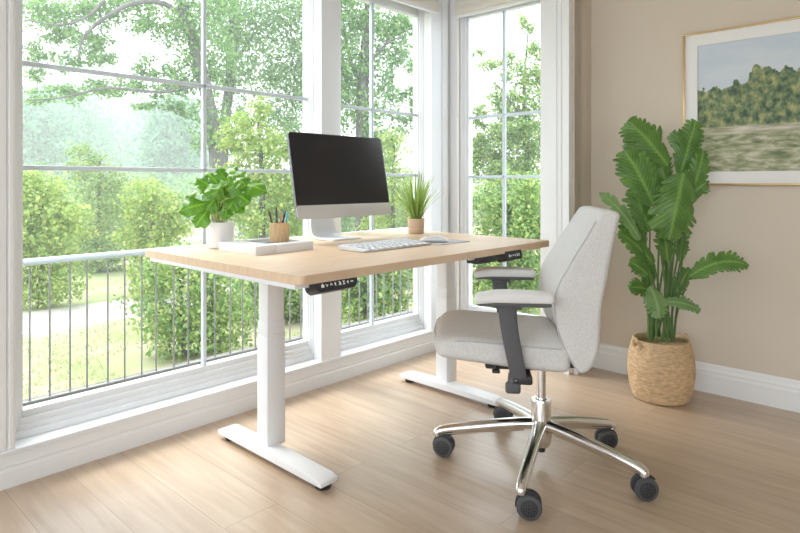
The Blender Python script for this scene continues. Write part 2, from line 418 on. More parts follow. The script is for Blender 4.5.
# bay wall with one opening
b = MB()
for y0, y1, z0, z1 in ((RY, 1.642, 0, CEIL), (1.642, 2.209, 0, .12), (1.642, 2.209, 2.2, CEIL), (2.209, WY, 0, CEIL)):
    b.box((WC, y0, z0), (WC + 0.077, y1, z1))
b.box((WC, RY, 0), (WB, RY + .08, CEIL)); struct(b.out('wall_back', 'wall'))
b = MB(); b.box((WB, -2.6, 0), (WB + 0.2, RY, CEIL)); struct(b.out('wall_right', 'wall'))
# unseen walls behind the camera; openings added and sized to admit fill daylight
b = MB()
for x0, x1, z0, z1 in ((-2.6, -2.0, 0, CEIL), (-2.0, 0.1, 0, 0.8), (-2.0, 0.1, 2.1, CEIL), (0.1, 3.1, 0, CEIL)):
    b.box((x0, -2.6, z0), (x1, -2.45, z1))
struct(b.out('wall_front', 'wall'))
b = MB()
for y0, y1, z0, z1 in ((-2.45, -2.1, 0, CEIL), (-2.1, 1.8, 0, 0.1), (-2.1, 1.8, 2.5, CEIL), (1.8, WY, 0, CEIL)):
    b.box((-2.6, y0, z0), (-2.45, y1, z1))
struct(b.out('wall_rear', 'wall'))

def profile_run(b, prof, p0, p1, nrm):
    """sweep a (depth, height) profile along a straight horizontal run"""
    p0, p1, nrm = Vector(p0), Vector(p1), Vector(nrm)
    t = bmesh.new(); A = [t.verts.new(p0 + nrm * d + Vector((0, 0, z))) for d, z in prof]; B = [t.verts.new(p1 + nrm * d + Vector((0, 0, z))) for d, z in prof]
    for k in range(len(prof)): t.faces.new((A[k], A[(k + 1) % len(prof)], B[(k + 1) % len(prof)], B[k]))
    t.faces.new(A); t.faces.new(B[::-1]); b._take(t)
def profile_post(b, prof, z0, z1, origin, along, nrm):
    """sweep a (along, depth) profile upwards"""
    o, a, n = Vector(origin), Vector(along), Vector(nrm)
    t = bmesh.new(); A = [t.verts.new(o + a * s + n * d + Vector((0, 0, z0))) for s, d in prof]; B = [t.verts.new(o + a * s + n * d + Vector((0, 0, z1))) for s, d in prof]
    for k in range(len(prof)): t.faces.new((A[k], A[(k + 1) % len(prof)], B[(k + 1) % len(prof)], B[k]))
    t.faces.new(A); t.faces.new(B[::-1]); b._take(t)

base_prof = [(0, 0), (.018, 0), (.018, .085), (.0155, .090), (.0145, .098), (.0155, .103), (.012, .108), (.008, .116), (.007, .128), (.004, .134), (0, .135)]
b = MB(); profile_run(b, base_prof, (WB, -2.45, 0), (WB, RY, 0), (-1, 0, 0)); struct(b.out('baseboard_right', 'trim', angle=20))
b = MB(); profile_run(b, base_prof, (WC - .001, RY, 0), (WB, RY, 0), (0, -1, 0)); struct(b.out('baseboard_corner', 'trim', angle=20))
low_prof = [(0, 0), (.016, 0), (.016, .055), (.013, .058), (.012, .064), (.014, .070), (.009, .073), (.008, .108), (0, .110)]
b = MB(); profile_run(b, low_prof, (-2.45, WY, 0), (WC - .01, WY, 0), (0, -1, 0)); struct(b.out('baseboard_left', 'trim', angle=20))
b = MB(); profile_run(b, low_prof, (WC, WY - .01, 0), (WC, 1.645, 0), (-1, 0, 0)); struct(b.out('baseboard_back', 'trim', angle=20))
# sill boards
sill_prof = [(-.09, .108), (.016, .108), (.019, .111), (.019, .116), (.023, .118), (.025, .121), (.023, .125), (.017, .127), (-.09, .127)]
b = MB(); profile_run(b, sill_prof, (.47, WY, 0), (WC - .02, WY, 0), (0, -1, 0)); struct(b.out('trim_1', 'sash', angle=20))
b = MB(); profile_run(b, sill_prof, (WC, WY - .02, 0), (WC, 1.645, 0), (-1, 0, 0)); struct(b.out('trim_2', 'sash', angle=20))
# casings
flute = [(0, 0), (0, .018), (.008, .022), (.016, .022), (.019, .016), (.024, .016), (.027, .021), (.045, .021), (.048, .016), (.053, .016), (.056, .020), (.078, .020), (.086, .026), (.104, .026), (.112, .020), (.112, 0)]
b = MB(); profile_post(b, flute, .127, CEIL, (.587, WY, 0), (-1, 0, 0), (0, -1, 0)); struct(b.out('trim_3', 'trim', angle=20))
b = MB(); b.box((1.886, WY - .016, .127), (2.013, WY, CEIL), .002); struct(b.out('trim_4', 'sash'))            # mullion between the two windows
edge = [(0, 0), (0, .016), (.092, .016), (.094, .010), (.100, .010), (.104, .018), (.118, .024), (.130, .026), (.150, .026), (.150, 0)]
b = MB(); profile_post(b, edge, .127, CEIL, (2.720, WY, 0), (1, 0, 0), (0, -1, 0)); struct(b.out('trim_5', 'sash', angle=20))
b = MB(); profile_post(b, [(0, 0), (0, .012), (.008, .018), (.074, .018), (.076, 0)], .127, CEIL, (WC, 2.207, 0), (0, 1, 0), (-1, 0, 0)); struct(b.out('trim_6', 'trim', angle=20))
edge2 = [(0, 0), (0, .016), (.094, .016), (.096, .010), (.106, .010), (.110, .020), (.122, .020), (.125, .014), (.134, .014), (.138, .026), (.160, .030), (.173, .030), (.175, 0)]
b = MB(); profile_post(b, edge2, 0.0, CEIL, (WC, 1.644, 0), (0, -1, 0), (-1, 0, 0)); struct(b.out('trim_7', 'trim', angle=20))
b = MB(); b.box((.47, WY - .030, 2.12), (2.86, WY, 2.32), .003); struct(b.out('trim_8', 'trim'))
b = MB(); b.box((WC - .034, 1.466, 2.12), (WC, WY - .02, 2.32), .003); struct(b.out('trim_9', 'trim'))

def window(n, axis, pos, g0, g1, o0, o1, zb, zt, mull, muntz, sgn, steps):
    """a sash at depth pos; o0..o1 the opening, g0..g1 the glass, along axis"""
    root = empty('window_%d' % n, (0, 0, 0)); struct(root)
    def bx(b, a0, a1, d0, d1, z0, z1, bev=.002):
        if axis == 'x': b.box((a0, pos + min(d0, d1), z0), (a1, pos + max(d0, d1), z1), bev)
        else: b.box((pos + min(d0, d1), a0, z0), (pos + max(d0, d1), a1, z1), bev)
    b = MB()
    L0, L1, R0, R1 = o0, g0, g1, o1
    # stepped frame: each step comes closer to the room and covers less of the glass
    for k, (fr, dep) in enumerate(steps):
        lx, rx = L0 + (L1 - L0) * fr, R1 - (R1 - R0) * fr
        bz, tz = .127 + (zb - .127) * fr, 2.2 - (2.2 - zt) * fr
        d1 = -dep
        bx(b, L0, lx, .03, d1, .127, 2.2); bx(b, rx, R1, .03, d1, .127, 2.2)
        bx(b, lx, rx, .03, d1, .127, bz); bx(b, lx, rx, .03, d1, tz, 2.2)
    struct(b.out('window_frame', 'sash', root))
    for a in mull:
        b = MB(); bx(b, a - .0085, a + .0085, -.010, .012, zb, zt, .004); struct(b.out('muntin', 'muntin_shade', root))
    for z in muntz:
        b = MB(); bx(b, g0, g1, -.010, .012, z - .0085, z + .0085, .004); struct(b.out('muntin', 'muntin_shade', root))
    b = MB(); bx(b, g0 - .004, g1 + .004, -.002, .002, zb - .004, zt + .004, 0); struct(b.out('pane', 'glass', root))
    return root
st = [(1.0, .012), (.72, .026), (.5, .034), (.28, .044)]
window(1, 'x', 2.372, .634, 1.874, .587, 1.886, .212, 1.99, [1.319], [1.05, 1.412], 1, st)
window(2, 'x', 2.372, 2.035, 2.706, 2.013, 2.720, .212, 1.99, [2.33], [1.04, 1.40], 1, st)
window(3, 'y', 2.962, 1.680, 2.168, 1.642, 2.209, .252, 1.99, [1.921], [1.03, 1.388], 1, st)

# roman blinds folded up at the top of two windows
def blind(label, axis, a0, a1, face, z0):
    root = empty('roman_blind', ((a0 + a1) / 2, face, z0) if axis == 'x' else (face, (a0 + a1) / 2, z0), 0 if axis == 'x' else -PI / 2)
    w = (a1 - a0) / 2
    for k in range(4):
        b = MB(); zz = .006 + k * .052
        poly = [(-.008, zz), (-.030 + k * .003, zz + .004), (-.036 + k * .003, zz + .014), (-.026 + k * .003, zz + .075), (-.008, zz + .085)]
        b.prism([(y, z) for y, z in poly], -w, w, .0015, Matrix(((0, 0, 1, 0), (1, 0, 0, 0), (0, 1, 0, 0), (0, 0, 0, 1))))
        b.out('blind_fold', 'blind', root)
    b = MB(); b.box((-w, -.030, -.004), (w, -.006, .010), .003); b.out('hem_bar', 'trim', root)
    b = MB(); b.box((-w, -.03, .24), (w, -.001, .34), .004); b.out('head_rail', 'blind', root)
    tag(root, label, 'blind', 'folded roman blinds')
blind('cream roman blind above the window behind the monitor', 'x', 1.975, 2.755, WY - .016, 1.995)
blind('cream roman blind above the narrow window nearest the beige wall', 'y', 1.615, 2.20, WC - .018, 1.985)

# ================================================================ OUTDOORS
GZ = -0.8
b = MB(); b.box((-60, 2.62, GZ - .3), (90, 120, GZ)); struct(b.out('ground', 'lawn'))
b = MB(); b.box((-60, -60, GZ - .3), (90, 2.62, GZ - .02)); struct(b.out('ground_near', 'paving'))  # unseen ground, paved pale grey to bounce neutral light indoors
b = MB(); b.box((-14, 8.0, GZ - .05), (24, 9.35, GZ + .012), .01); struct(b.out('garden_path', 'path'))
b = MB(); b.box((-4, 2.485, GZ - .1), (4.2, 3.22, -.13)); b.box((-4, 3.22, GZ - .1), (4.2, 3.42, -.085), .012); struct(b.out('terrace_kerb', 'kerb'))

root = empty('metal_railing', (1.7, 3.3, -.085))
b = MB(); b.tube([(-3.0, 0, .697), (2.2, 0, .697)], .017, 14); tr = b.out('top_rail', 'railtop', root); tr['label'] = 'pale rounded handrail'
b = MB(); b.box((-3.0, -.012, .006), (2.2, .012, .022), .003); b.out('bottom_rail', 'iron', root)
for x in (-2.98, 2.18):
    b = MB(); b.box((x - .016, -.016, 0), (x + .016, .016, .69), .002); b.out('post', 'iron', root)
b = MB(); b.tube([(0, 0, .018), (0, 0, .69)], .0048, 8); bal = b.out('baluster', 'iron', root, loc=(-2.9, 0, 0))
x = -2.9 + .1; k = 0
while x < 2.14:
    k += 1
    copy_part(bal, root, (x, 0, 0))
    x += (.093, .081, .104, .088)[k % 4]
tag(root, 'grey metal railing with thin upright balusters outside the windows', 'railing')

# summer haze over the garden: a thin even mist
def haze_mat():
    m = bpy.data.materials.new('garden_haze'); m.use_nodes = True
    nt = m.node_tree; nt.nodes.remove(nt.nodes['Principled BSDF'])
    v = nt.nodes.new('ShaderNodeVolumeScatter'); v.inputs['Color'].default_value = (0.97, 0.985, 1, 1); v.inputs['Density'].default_value = 0.0105
    nt.links.new(v.outputs[0], nt.nodes['Material Output'].inputs['Volume']); return m
M['haze'] = haze_mat()
b = MB(); b.box((-40, 3.6, GZ - .2), (60, 80, 12)); tag(b.out('garden_haze', 'haze'), 'thin pale haze hanging over the garden', 'haze', None, 'stuff')

rng = np.random.default_rng(11)
def foliage(clusters, size, clump=0.35, up=0.35):
    """leaf quads (kite shaped) scattered in clumps inside ellipsoids: list of (centre, (rx,ry,rz), n)"""
    V, Fc = [], []; off = 0
    for c, r, n in clusters:
        n = int(n)
        if n < 4: continue
        k = max(3, n // 26)
        d = rng.normal(size=(k, 3)); d /= np.linalg.norm(d, axis=1)[:, None]
        cc = d * (rng.random((k, 1)) ** 0.45)
        idx = rng.integers(0, k, n)
        p = cc[idx] + rng.normal(size=(n, 3)) * clump * 0.5
        p = np.array(c) + p * np.array(r)
        t = rng.normal(size=(n, 3)); t[:, 2] -= 0.25; t /= np.linalg.norm(t, axis=1)[:, None]
        nn = rng.normal(size=(n, 3)); nn[:, 2] += up * 3; bt = np.cross(nn, t); bt /= np.linalg.norm(bt, axis=1)[:, None] + 1e-9
        nn = np.cross(t, bt)
        s = size * (0.65 + 0.7 * rng.random((n, 1)))
        v = np.stack([p, p + t * s * .5 + bt * s * .33 + nn * s * .08, p + t * s, p + t * s * .5 - bt * s * .33 + nn * s * .08], 1).reshape(-1, 3)
        V.append(v); Fc.append(np.arange(off, off + n * 4).reshape(n, 4)); off += n * 4
    return np.concatenate(V), np.concatenate(Fc)

def tree(name, label, cat, base_px, d, clumps, leaf, m, trunk=None, boughs=(), group=None, clump=.35):
    """clumps: (px, py, rx_px, ry_px, n[, extra distance]) as seen at distance d; the crown is as deep as it is wide"""
    g = at(base_px, 182, d); root = empty(name, (g.x, g.y, GZ)); o0 = Vector((g.x, g.y, GZ))
    cl = []
    for q in clumps:
        dd = d + (q[5] if len(q) > 5 else 0)
        c = at(q[0], q[1], dd) - o0; s = dd / FPX
        cl.append(((c.x, c.y, max(c.z, q[3] * s * .8)), (q[2] * s, q[2] * s, q[3] * s), q[4]))
    if cat == 'bush':
        for c, r, n in list(cl): cl.append(((c[0] * .85, c[1] * .85, .28 + .22 * random.random()), (r[0] * .9, r[1] * .9, .42), n * .35))
    cl = [(c, r, n * 3.4) for c, r, n in cl]
    v, f = foliage(cl, leaf * .82, clump)
    v[:, 2] = np.maximum(v[:, 2], .01)
    raw_mesh('foliage', v, f, m, root)
    if trunk is None:
        trunk = [(base_px, None, .05 * d / 10), (base_px + 2, clumps[0][1], .02 * d / 10)]
    P = []; R = []
    for px, py, r in trunk:
        P.append(Vector((0, 0, 0)) if py is None else at(px, py, d) - o0); R.append(r)
    n = 14; sp_ = spline(P, n); rr = np.interp(np.linspace(0, 1, n + 1), np.linspace(0, 1, len(R)), R)
    b = MB(); b.tube(sp_, list(rr), 10); b.out('trunk', 'bark', root)
    for bo in boughs:
        pts = [at(px, py, d + dz) - o0 for px, py, dz in bo[0]]
        rr = np.linspace(bo[1], bo[1] * .25, 13)
        b = MB(); b.tube(spline(pts, 12), list(rr), 8); b.out('bough', 'bark', root)
    tag(root, label, cat, group)
    return root

# the big tree whose boughs reach over the left window
tree('shade_tree', 'tall tree with leaning grey trunk and boughs spreading across the left window', 'tree', 222, 11,
     [(40, 10, 32, 18, 430), (58, 32, 24, 15, 230), (92, 12, 30, 14, 340), (128, 6, 30, 15, 380), (150, 28, 20, 14, 170), (90, 42, 22, 13, 220), (72, 60, 18, 13, 130), (100, 58, 18, 11, 120), (36, 52, 14, 16, 110), (34, 74, 12, 9, 60),
      (150, 66, 18, 10, 130), (175, 78, 20, 16, 170), (140, 88, 26, 9, 150), (100, 90, 26, 8, 150), (62, 94, 22, 9, 130), (38, 98, 16, 9, 70), (150, 102, 16, 9, 70), (172, 108, 14, 10, 80),
      (185, 30, 26, 30, 420), (205, 0, 34, 30, 480), (195, 75, 22, 30, 300), (205, 120, 20, 30, 260), (215, 50, 20, 26, 260)],
     .085, 'fol_green', [(222, None, .15), (216, 150, .13), (205, 88, .12), (192, 35, .11), (180, -5, .09), (172, -60, .06)],
     [([(186, 18, 0), (160, 2, -.3), (130, 4, -.6), (105, 18, -.8), (84, 36, -1), (78, 60, -1)], .06), ([(105, 0, -.5), (88, 16, -.6), (62, 25, -.8), (24, 20, -1)], .035), ([(204, 84, 0), (160, 92, -.4), (110, 88, -.8), (60, 98, -1), (28, 100, -1.2)], .035)])
tree('shade_tree', 'tall tree with straight grey trunk behind the left window, nearest the white mullion', 'tree', 225, 13.6,
     [(225, 20, 30, 30, 420), (255, 10, 40, 40, 900), (290, 20, 34, 40, 800), (262, 70, 40, 34, 800), (296, 90, 26, 40, 620), (225, 80, 18, 40, 260), (280, 130, 34, 34, 600), (235, 130, 16, 30, 160), (310, 50, 20, 60, 500), (265, -40, 50, 36, 500)],
     .095, 'fol_green', [(222, None, .13), (223, 150, .12), (231, 70, .11), (234, 10, .10), (232, -60, .06)],
     [([(231, 70, 0), (250, 40, .3), (275, 10, .5)], .05), ([(233, 40, 0), (215, 20, -.3), (205, -20, -.5)], .04)])
tree('shade_tree', 'broad green tree filling the upper panes behind the monitor', 'tree', 362, 11.4,
     [(350, 20, 30, 40, 700), (345, 70, 26, 34, 560), (385, 30, 26, 24, 420), (405, 55, 16, 20, 150), (380, 70, 22, 24, 260), (360, 110, 30, 24, 480), (395, 95, 14, 18, 110), (405, 25, 14, 18, 150), (405, 122, 16, 14, 130), (385, 140, 20, 14, 170), (412, 100, 10, 12, 60), (325, 90, 24, 50, 500), (335, -20, 40, 30, 500), (395, -10, 30, 16, 220)],
     .09, 'fol_green', [(362, None, .14), (362, 120, .12), (366, 40, .09), (372, -40, .05)],
     [([(364, 70, 0), (385, 45, -.3), (405, 35, -.5)], .04), ([(363, 90, 0), (348, 50, .3), (340, 0, .4)], .04)])
tree('garden_tree', 'slender green tree with sparse top seen through the narrow window', 'tree', 528, 11,
     [(478, 55, 9, 7, 40), (490, 66, 12, 8, 70), (505, 58, 10, 8, 50), (530, 22, 10, 12, 60), (535, 50, 12, 14, 110), (518, 74, 16, 14, 170), (498, 96, 14, 12, 110), (482, 108, 10, 8, 60), (525, 104, 22, 20, 320), (505, 128, 22, 14, 230), (478, 140, 12, 10, 80), (530, 150, 26, 24, 420), (500, 160, 22, 16, 260), (550, 90, 22, 40, 300), (548, 150, 26, 40, 300), (478, 168, 18, 16, 240), (505, 178, 26, 18, 380), (480, 122, 10, 9, 90), (482, 150, 14, 14, 260), (500, 140, 18, 16, 300), (522, 130, 20, 18, 320), (515, 170, 30, 14, 380), (535, 75, 12, 14, 130), (505, 108, 14, 12, 150)],
     .075, 'fol_mid', [(528, None, .07), (528, 160, .05), (524, 100, .03), (528, 30, .012)], [([(526, 120, 0), (505, 95, -.3), (484, 70, -.4)], .022)])
# hazy trees across the meadow
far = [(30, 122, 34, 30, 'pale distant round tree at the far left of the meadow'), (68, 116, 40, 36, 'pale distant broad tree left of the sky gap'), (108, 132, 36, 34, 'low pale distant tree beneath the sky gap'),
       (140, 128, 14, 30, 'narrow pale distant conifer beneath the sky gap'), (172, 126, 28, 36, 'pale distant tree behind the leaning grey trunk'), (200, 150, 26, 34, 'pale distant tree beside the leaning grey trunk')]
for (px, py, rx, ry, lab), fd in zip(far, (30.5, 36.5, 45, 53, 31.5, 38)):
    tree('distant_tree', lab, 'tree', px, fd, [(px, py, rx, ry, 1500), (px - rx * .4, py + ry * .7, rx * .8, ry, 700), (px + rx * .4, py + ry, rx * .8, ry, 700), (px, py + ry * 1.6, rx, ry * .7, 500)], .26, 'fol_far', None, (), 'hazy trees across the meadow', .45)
# background thicket behind the lawn
thick = [(20, 'fol_mid', 200, 'green thicket at the far left edge of the lawn'), (115, 'fol_mid', 200, 'green thicket behind the yellow-green shrubs'), (205, 'fol_green', 200, 'green thicket behind the potted desk plant'), (300, 'fol_green', 195, 'green thicket behind the left edge of the monitor'),
         (395, 'fol_mid', 190, 'green thicket behind the spiky desk plant'), (490, 'fol_mid', 195, 'green thicket low in the narrow window'), (570, 'fol_green', 190, 'green thicket beyond the narrow window frame')]
for k, (px, m, py, lab) in enumerate(thick):
    tree('thicket', lab, 'bush', px, (16.5, 21, 27)[k % 3], [(px, py, 52, 26, 1300), (px - 25, py + 22, 40, 26, 800), (px + 28, py + 20, 40, 28, 800), (px, py + 44, 52, 16, 500)], .13, m, None, (), 'thickets at the back of the lawn', .4)
# yellow-green shrubs and small trees in the garden
tree('garden_shrub', 'tall yellow-green shrub at the left edge of the left window', 'bush', 40, 8.6, [(35, 195, 30, 24, 700), (55, 225, 34, 24, 750), (28, 235, 26, 26, 500), (48, 258, 32, 18, 380)], .075, 'fol_yellow')
tree('garden_shrub', 'yellow-green shrub rising highest left of the potted desk plant', 'bush', 98, 12.2, [(84, 160, 20, 16, 260), (100, 185, 30, 24, 620), (118, 215, 32, 24, 620), (85, 225, 30, 24, 560), (104, 250, 34, 18, 380)], .08, 'fol_mid')
tree('garden_shrub', 'small yellow-green shrub standing behind the desk corner', 'bush', 150, 9.2, [(146, 200, 24, 22, 380), (158, 228, 28, 22, 420), (140, 240, 26, 20, 360), (170, 215, 18, 20, 220)], .075, 'fol_yellow')
tree('garden_tree', 'yellow-leaved small tree between potted plant and monitor', 'tree', 262, 9.5,
     [(262, 108, 12, 12, 110), (248, 122, 18, 14, 220), (228, 138, 16, 14, 170), (262, 145, 22, 18, 330), (292, 150, 18, 16, 230), (245, 170, 24, 18, 340), (280, 182, 26, 20, 400), (300, 200, 22, 22, 330), (232, 205, 24, 20, 320), (262, 218, 28, 20, 420), (300, 228, 24, 18, 300)], .075, 'fol_yellow', [(262, None, .06), (262, 180, .045), (258, 120, .02)])
tree('garden_shrub', 'yellow-green shrub showing between monitor and spiky plant', 'bush', 392, 10.5, [(394, 145, 18, 18, 260), (380, 170, 22, 20, 330), (402, 190, 24, 24, 430), (380, 215, 24, 20, 330), (408, 228, 20, 20, 260)], .075, 'fol_yellow')
tree('garden_shrub', 'leafy green shrub behind the railing under the desk corner', 'bush', 185, 6.2, [(170, 262, 34, 20, 161), (205, 270, 40, 24, 347), (150, 290, 26, 22, 161), (185, 305, 44, 28, 384), (220, 320, 40, 28, 310), (170, 335, 26, 22, 124), (205, 350, 40, 20, 148)], .06, 'fol_mid', [(185, None, .03), (183, 330, .025), (180, 280, .012)], [([(172, 360, 0), (165, 320, .1), (160, 280, .2)], .014), ([(196, 355, 0), (205, 320, -.1), (212, 280, -.2)], .014)])
tree('garden_shrub', 'dense green shrub behind the front desk leg', 'bush', 285, 7.9, [(265, 275, 38, 28, 560), (300, 290, 34, 30, 560), (275, 320, 42, 26, 480), (310, 330, 30, 26, 300), (285, 350, 40, 18, 200)], .06, 'fol_mid', [(285, None, .03), (285, 320, .02), (284, 285, .012)])
tree('garden_shrub', 'green shrub behind the railing in the lower panes right of the white mullion', 'bush', 365, 7.2, [(350, 262, 30, 26, 430), (378, 275, 30, 26, 430), (402, 262, 26, 22, 300), (358, 300, 30, 20, 280), (392, 300, 20, 14, 120)], .065, 'fol_mid', [(365, None, .03), (365, 300, .02), (366, 265, .012)])
tree('garden_shrub', 'bright green shrub filling the lower panes of the narrow window', 'bush', 508, 8.5, [(490, 200, 26, 22, 420), (522, 195, 28, 24, 460), (505, 230, 34, 24, 520), (535, 235, 26, 26, 380), (485, 260, 26, 26, 360), (520, 275, 34, 26, 460), (495, 305, 34, 20, 300)], .07, 'fol_mid')

# long grass beside the terrace kerb: blades beyond counting
n = 30000
px_ = rng.uniform(-3.5, 6, n); py_ = 3.9 + rng.random(n) ** 1.6 * 3.9
hh = .015 + .03 * rng.random(n); an = rng.random(n) * 2 * PI; lean = rng.normal(size=(n, 2)) * .03
base = np.stack([px_, py_, np.full(n, GZ)], 1); sd = np.stack([np.cos(an), np.sin(an), np.zeros(n)], 1) * .005
tipv = base + np.stack([lean[:, 0], lean[:, 1], hh], 1)
keep = np.ones(n, bool)
for o in list(C.collection.objects):
    if o.name.startswith(('garden_', 'shade_tree')):
        keep &= np.hypot(px_ - o.location.x, py_ - o.location.y) > .75
base, sd, tipv = base[keep], sd[keep], tipv[keep]; n = int(keep.sum())
vv = np.stack([base - sd, base + sd, tipv + sd * .2, tipv - sd * .2], 1).reshape(-1, 3)
tag(raw_mesh('grass', vv, np.arange(n * 4).reshape(n, 4), 'turf'), 'short green lawn grass growing beyond the railing', 'grass', None, 'stuff')

# ================================================================ DESK
DX0, DX1, DY0, DY1, DT = .992, 2.348, 1.285, 2.225, .748
desk = empty('standing_desk', ((DX0 + DX1) / 2, (DY0 + DY1) / 2, 0)); do = Vector(desk.location)
def dl(*p): return Vector(p) - do
def rounded_rect(x0, x1, y0, y1, r, n=8):
    out = []
    for cx, cy, a0 in ((x1 - r, y1 - r, 0), (x0 + r, y1 - r, PI / 2), (x0 + r, y0 + r, PI), (x1 - r, y0 + r, 1.5 * PI)):
        for k in range(n + 1): out.append((cx + r * math.cos(a0 + PI / 2 * k / n), cy + r * math.sin(a0 + PI / 2 * k / n)))
    return out
b = MB(); b.prism(rounded_rect(DX0 - do.x, DX1 - do.x, DY0 - do.y, DY1 - do.y, .022), DT - .026, DT, .0025); b.out('tabletop', 'wood', desk)
b = MB()
b.box(dl(1.09, 1.80, DT - .062), dl(2.31, 1.86, DT - .026), .003)
b.box(dl(.995, 1.31, DT - .040), dl(1.06, 2.18, DT - .026), .003); b.box(dl(2.265, 1.33, DT - .040), dl(2.33, 2.18, DT - .026), .003)
b.out('frame', 'white_metal', desk)
for cx, cy in ((1.304, 1.857), (2.29, 1.815)):
    b = MB(); b.box(dl(cx - .040, cy - .033, .035), dl(cx + .040, cy + .033, .44), .003); leg = b.out('leg', 'white_metal', desk)
    b = MB(); b.box(dl(cx - .0385, cy - .0315, .44), dl(cx + .0385, cy + .0315, .49), .0015); b.out('leg_collar', 'white_metal', leg)
    b = MB(); b.box(dl(cx - .036, cy - .029, .49), dl(cx + .036, cy + .029, DT - .04), .002)
    b.cyl(dl(cx - .036 - .001, cy, .475), dl(cx - .038 - .001, cy, .475), .004, n=12); b.out('leg_column', 'white_metal', leg)
for fx, y0, y1 in ((1.272, 1.490, 2.115), (2.248, 1.482, 2.055)):
    w = .037
    if fx > 2: cx = 2.29
    else: cx = 1.304
    b = MB()
    pf = [(y0, .017), (y1, .017), (y1, .034), (y1 - .03, .039), ((y0 + y1) / 2 + .05, .044), ((y0 + y1) / 2 - .05, .044), (y0 + .03, .039), (y0, .034)]
    mt = Matrix(((0, 0, 1, 0), (1, 0, 0, 0), (0, 1, 0, 0), (0, 0, 0, 1)))
    b.prism([(y - do.y, z) for y, z in pf], fx - w - do.x, fx + w - do.x, .004, mt); ft = b.out('foot', 'white_metal', desk)
    for yy in (y0 + .032, y1 - .045):
        b = MB(); b.lathe([(.025, 0), (.027, .003), (.027, .010), (.010, .012), (.010, .018)], 24, dl(fx, yy, 0)); b.out('levelling_pad', 'black', ft)
# control panel under the front edge
def panel(name, cx, y, w, ang, icons, label):
    T = Matrix.Translation(dl(cx, y, DT - .026)) @ Matrix.Rotation(math.radians(ang), 4, 'X')
    b = MB()
    # local: x width, y outwards is -y, z up; a slanted wedge with rounded lower corners
    side = [(-w / 2, 0), (w / 2, 0), (w / 2 - .005, -.032), (w / 2 - .018, -.043), (-w / 2 + .018, -.043), (-w / 2 + .005, -.032)]
    b.prism(side, -.0, .050, .003, T @ Matrix.Rotation(PI / 2, 4, 'X')); p = b.out(name, 'black', desk)
    if label: p['label'] = label
    fy = -.0505
    for k in range(icons):
        x = -w / 2 + .028 + k * (w - .056) / max(1, icons - 1); b = MB(); z = -.0255
        s = .0052
        shp = {0: [(-s, -s), (s, -s), (s, s * .2), (0, s * 1.2), (-s, s * .2)], 1: [(-s, s * .6), (0, -s), (s, s * .6), (0, s * .1)], 2: [(-s, -s * .6), (0, s), (s, -s * .6), (0, -s * .1)],
               3: [(-s * .3, -s), (s * .3, -s), (s * .3, s), (-s * .8, s * .5)], 4: [(-s, -s), (s, -s), (s, -s * .3), (s * .4, s), (-s * .6, s), (-s * .1, 0)], 5: [(-s, s), (s, s), (s * .2, 0), (s, -s), (-s, -s), (-s * .1, 0)], 6: [(-s, 0), (s * .4, s), (s * .4, -s)], 7: [(-s, -s * .3), (s, -s * .3), (s, s * .4), (-s, s * .4)]}[k % 8]
        b.prism([(x + u, z + v) for u, v in shp], -fy, -fy + .0008, 0, T @ Matrix.Rotation(PI / 2, 4, 'X')); b.out('button', 'key', p)
panel('control_panel', 1.124, DY0 + .053, .165, -18, 8, None)
panel('control_panel', 2.045, DY0 + .050, .125, -16, 6, None)
b = MB(); b.box(dl(1.815, DY0 + .004, DT - .052), dl(1.935, DY0 + .06, DT - .026), .005); o = b.out('control_box', 'black', desk); o['label'] = 'plain black box without buttons'
b = MB(); b.box(dl(1.79, DY0 + .02, DT - .036), dl(1.815, DY0 + .06, DT - .026), .002); b.out('bracket', 'alu', desk)
tag(desk, 'white electric standing desk with pale oak top by the windows', 'desk')

# ================================================================ COMPUTER
mx, my = 1.774, 1.955
pc = empty('desktop_computer', (mx, 2.02, DT)); tilt = math.radians(-10.5)
T = Matrix.Translation((0, my - 2.02, .100)) @ Matrix.Rotation(tilt, 4, 'X')
W, Hh = .274, .367
def rr_xz(x0, x1, z0, z1, r): return rounded_rect(x0, x1, z0, z1, r, 6)
RX = Matrix.Rotation(PI / 2, 4, 'X')          # polygon (x,z) extruded along -y
b = MB(); b.prism(rr_xz(-W, W, 0, Hh, .014), -.012, 0, .002, T @ RX)
def bulge(p): return p
b.soft((-W + .03, .006, .03), (W - .03, .046, Hh - .03), .02, 8, None, T)
b.out('monitor_housing', 'grey_edge', pc)
b = MB(); b.prism(rr_xz(-W + .003, W - .003, .056, Hh - .003, .011), 0, .0022, .0008, T @ RX); s_ = b.out('screen', 'screen', pc); s_['label'] = 'dark switched-off screen'
b = MB(); b.prism(rr_xz(-W, W, 0, .056, .012), .0, .0026, .001, T @ RX); o = b.out('chin_panel', 'alu', pc); o['label'] = 'silver strip below the screen'
# bent aluminium stand
b = MB(); path = spline([(-.022, .060, .20), (-.022, .078, .13), (-.022, .082, .07), (-.022, .068, .025), (-.022, .040, .006), (-.022, -.02, .004), (-.022, -.085, .004)], 28)
wid = [.062 + .02 * (k / 28) for k in range(29)]
def stand(u, v):
    k = u * 28; i = min(int(k), 27); p = path[i].lerp(path[i + 1], k - i); d = (path[i + 1] - path[i]).normalized(); nrm = Vector((0, d.z, -d.y))
    a = v * 2 * PI; w = wid[i]
    q = 6; cx, sx = math.cos(a), math.sin(a); rr = 1 / ((abs(cx) ** q + abs(sx) ** q) ** (1 / q))
    return p + Vector((cx * rr * w, 0, 0)) + nrm * (sx * rr * .004)
b.grid(stand, 56, 32); bmesh.ops.remove_doubles(b.bm, verts=b.bm.verts, dist=1e-6)
bmesh.ops.holes_fill(b.bm, edges=b.bm.edges[:]); b.out('stand', 'stand', pc)
tag(pc, 'silver all-in-one computer with black screen standing on the desk', 'computer')

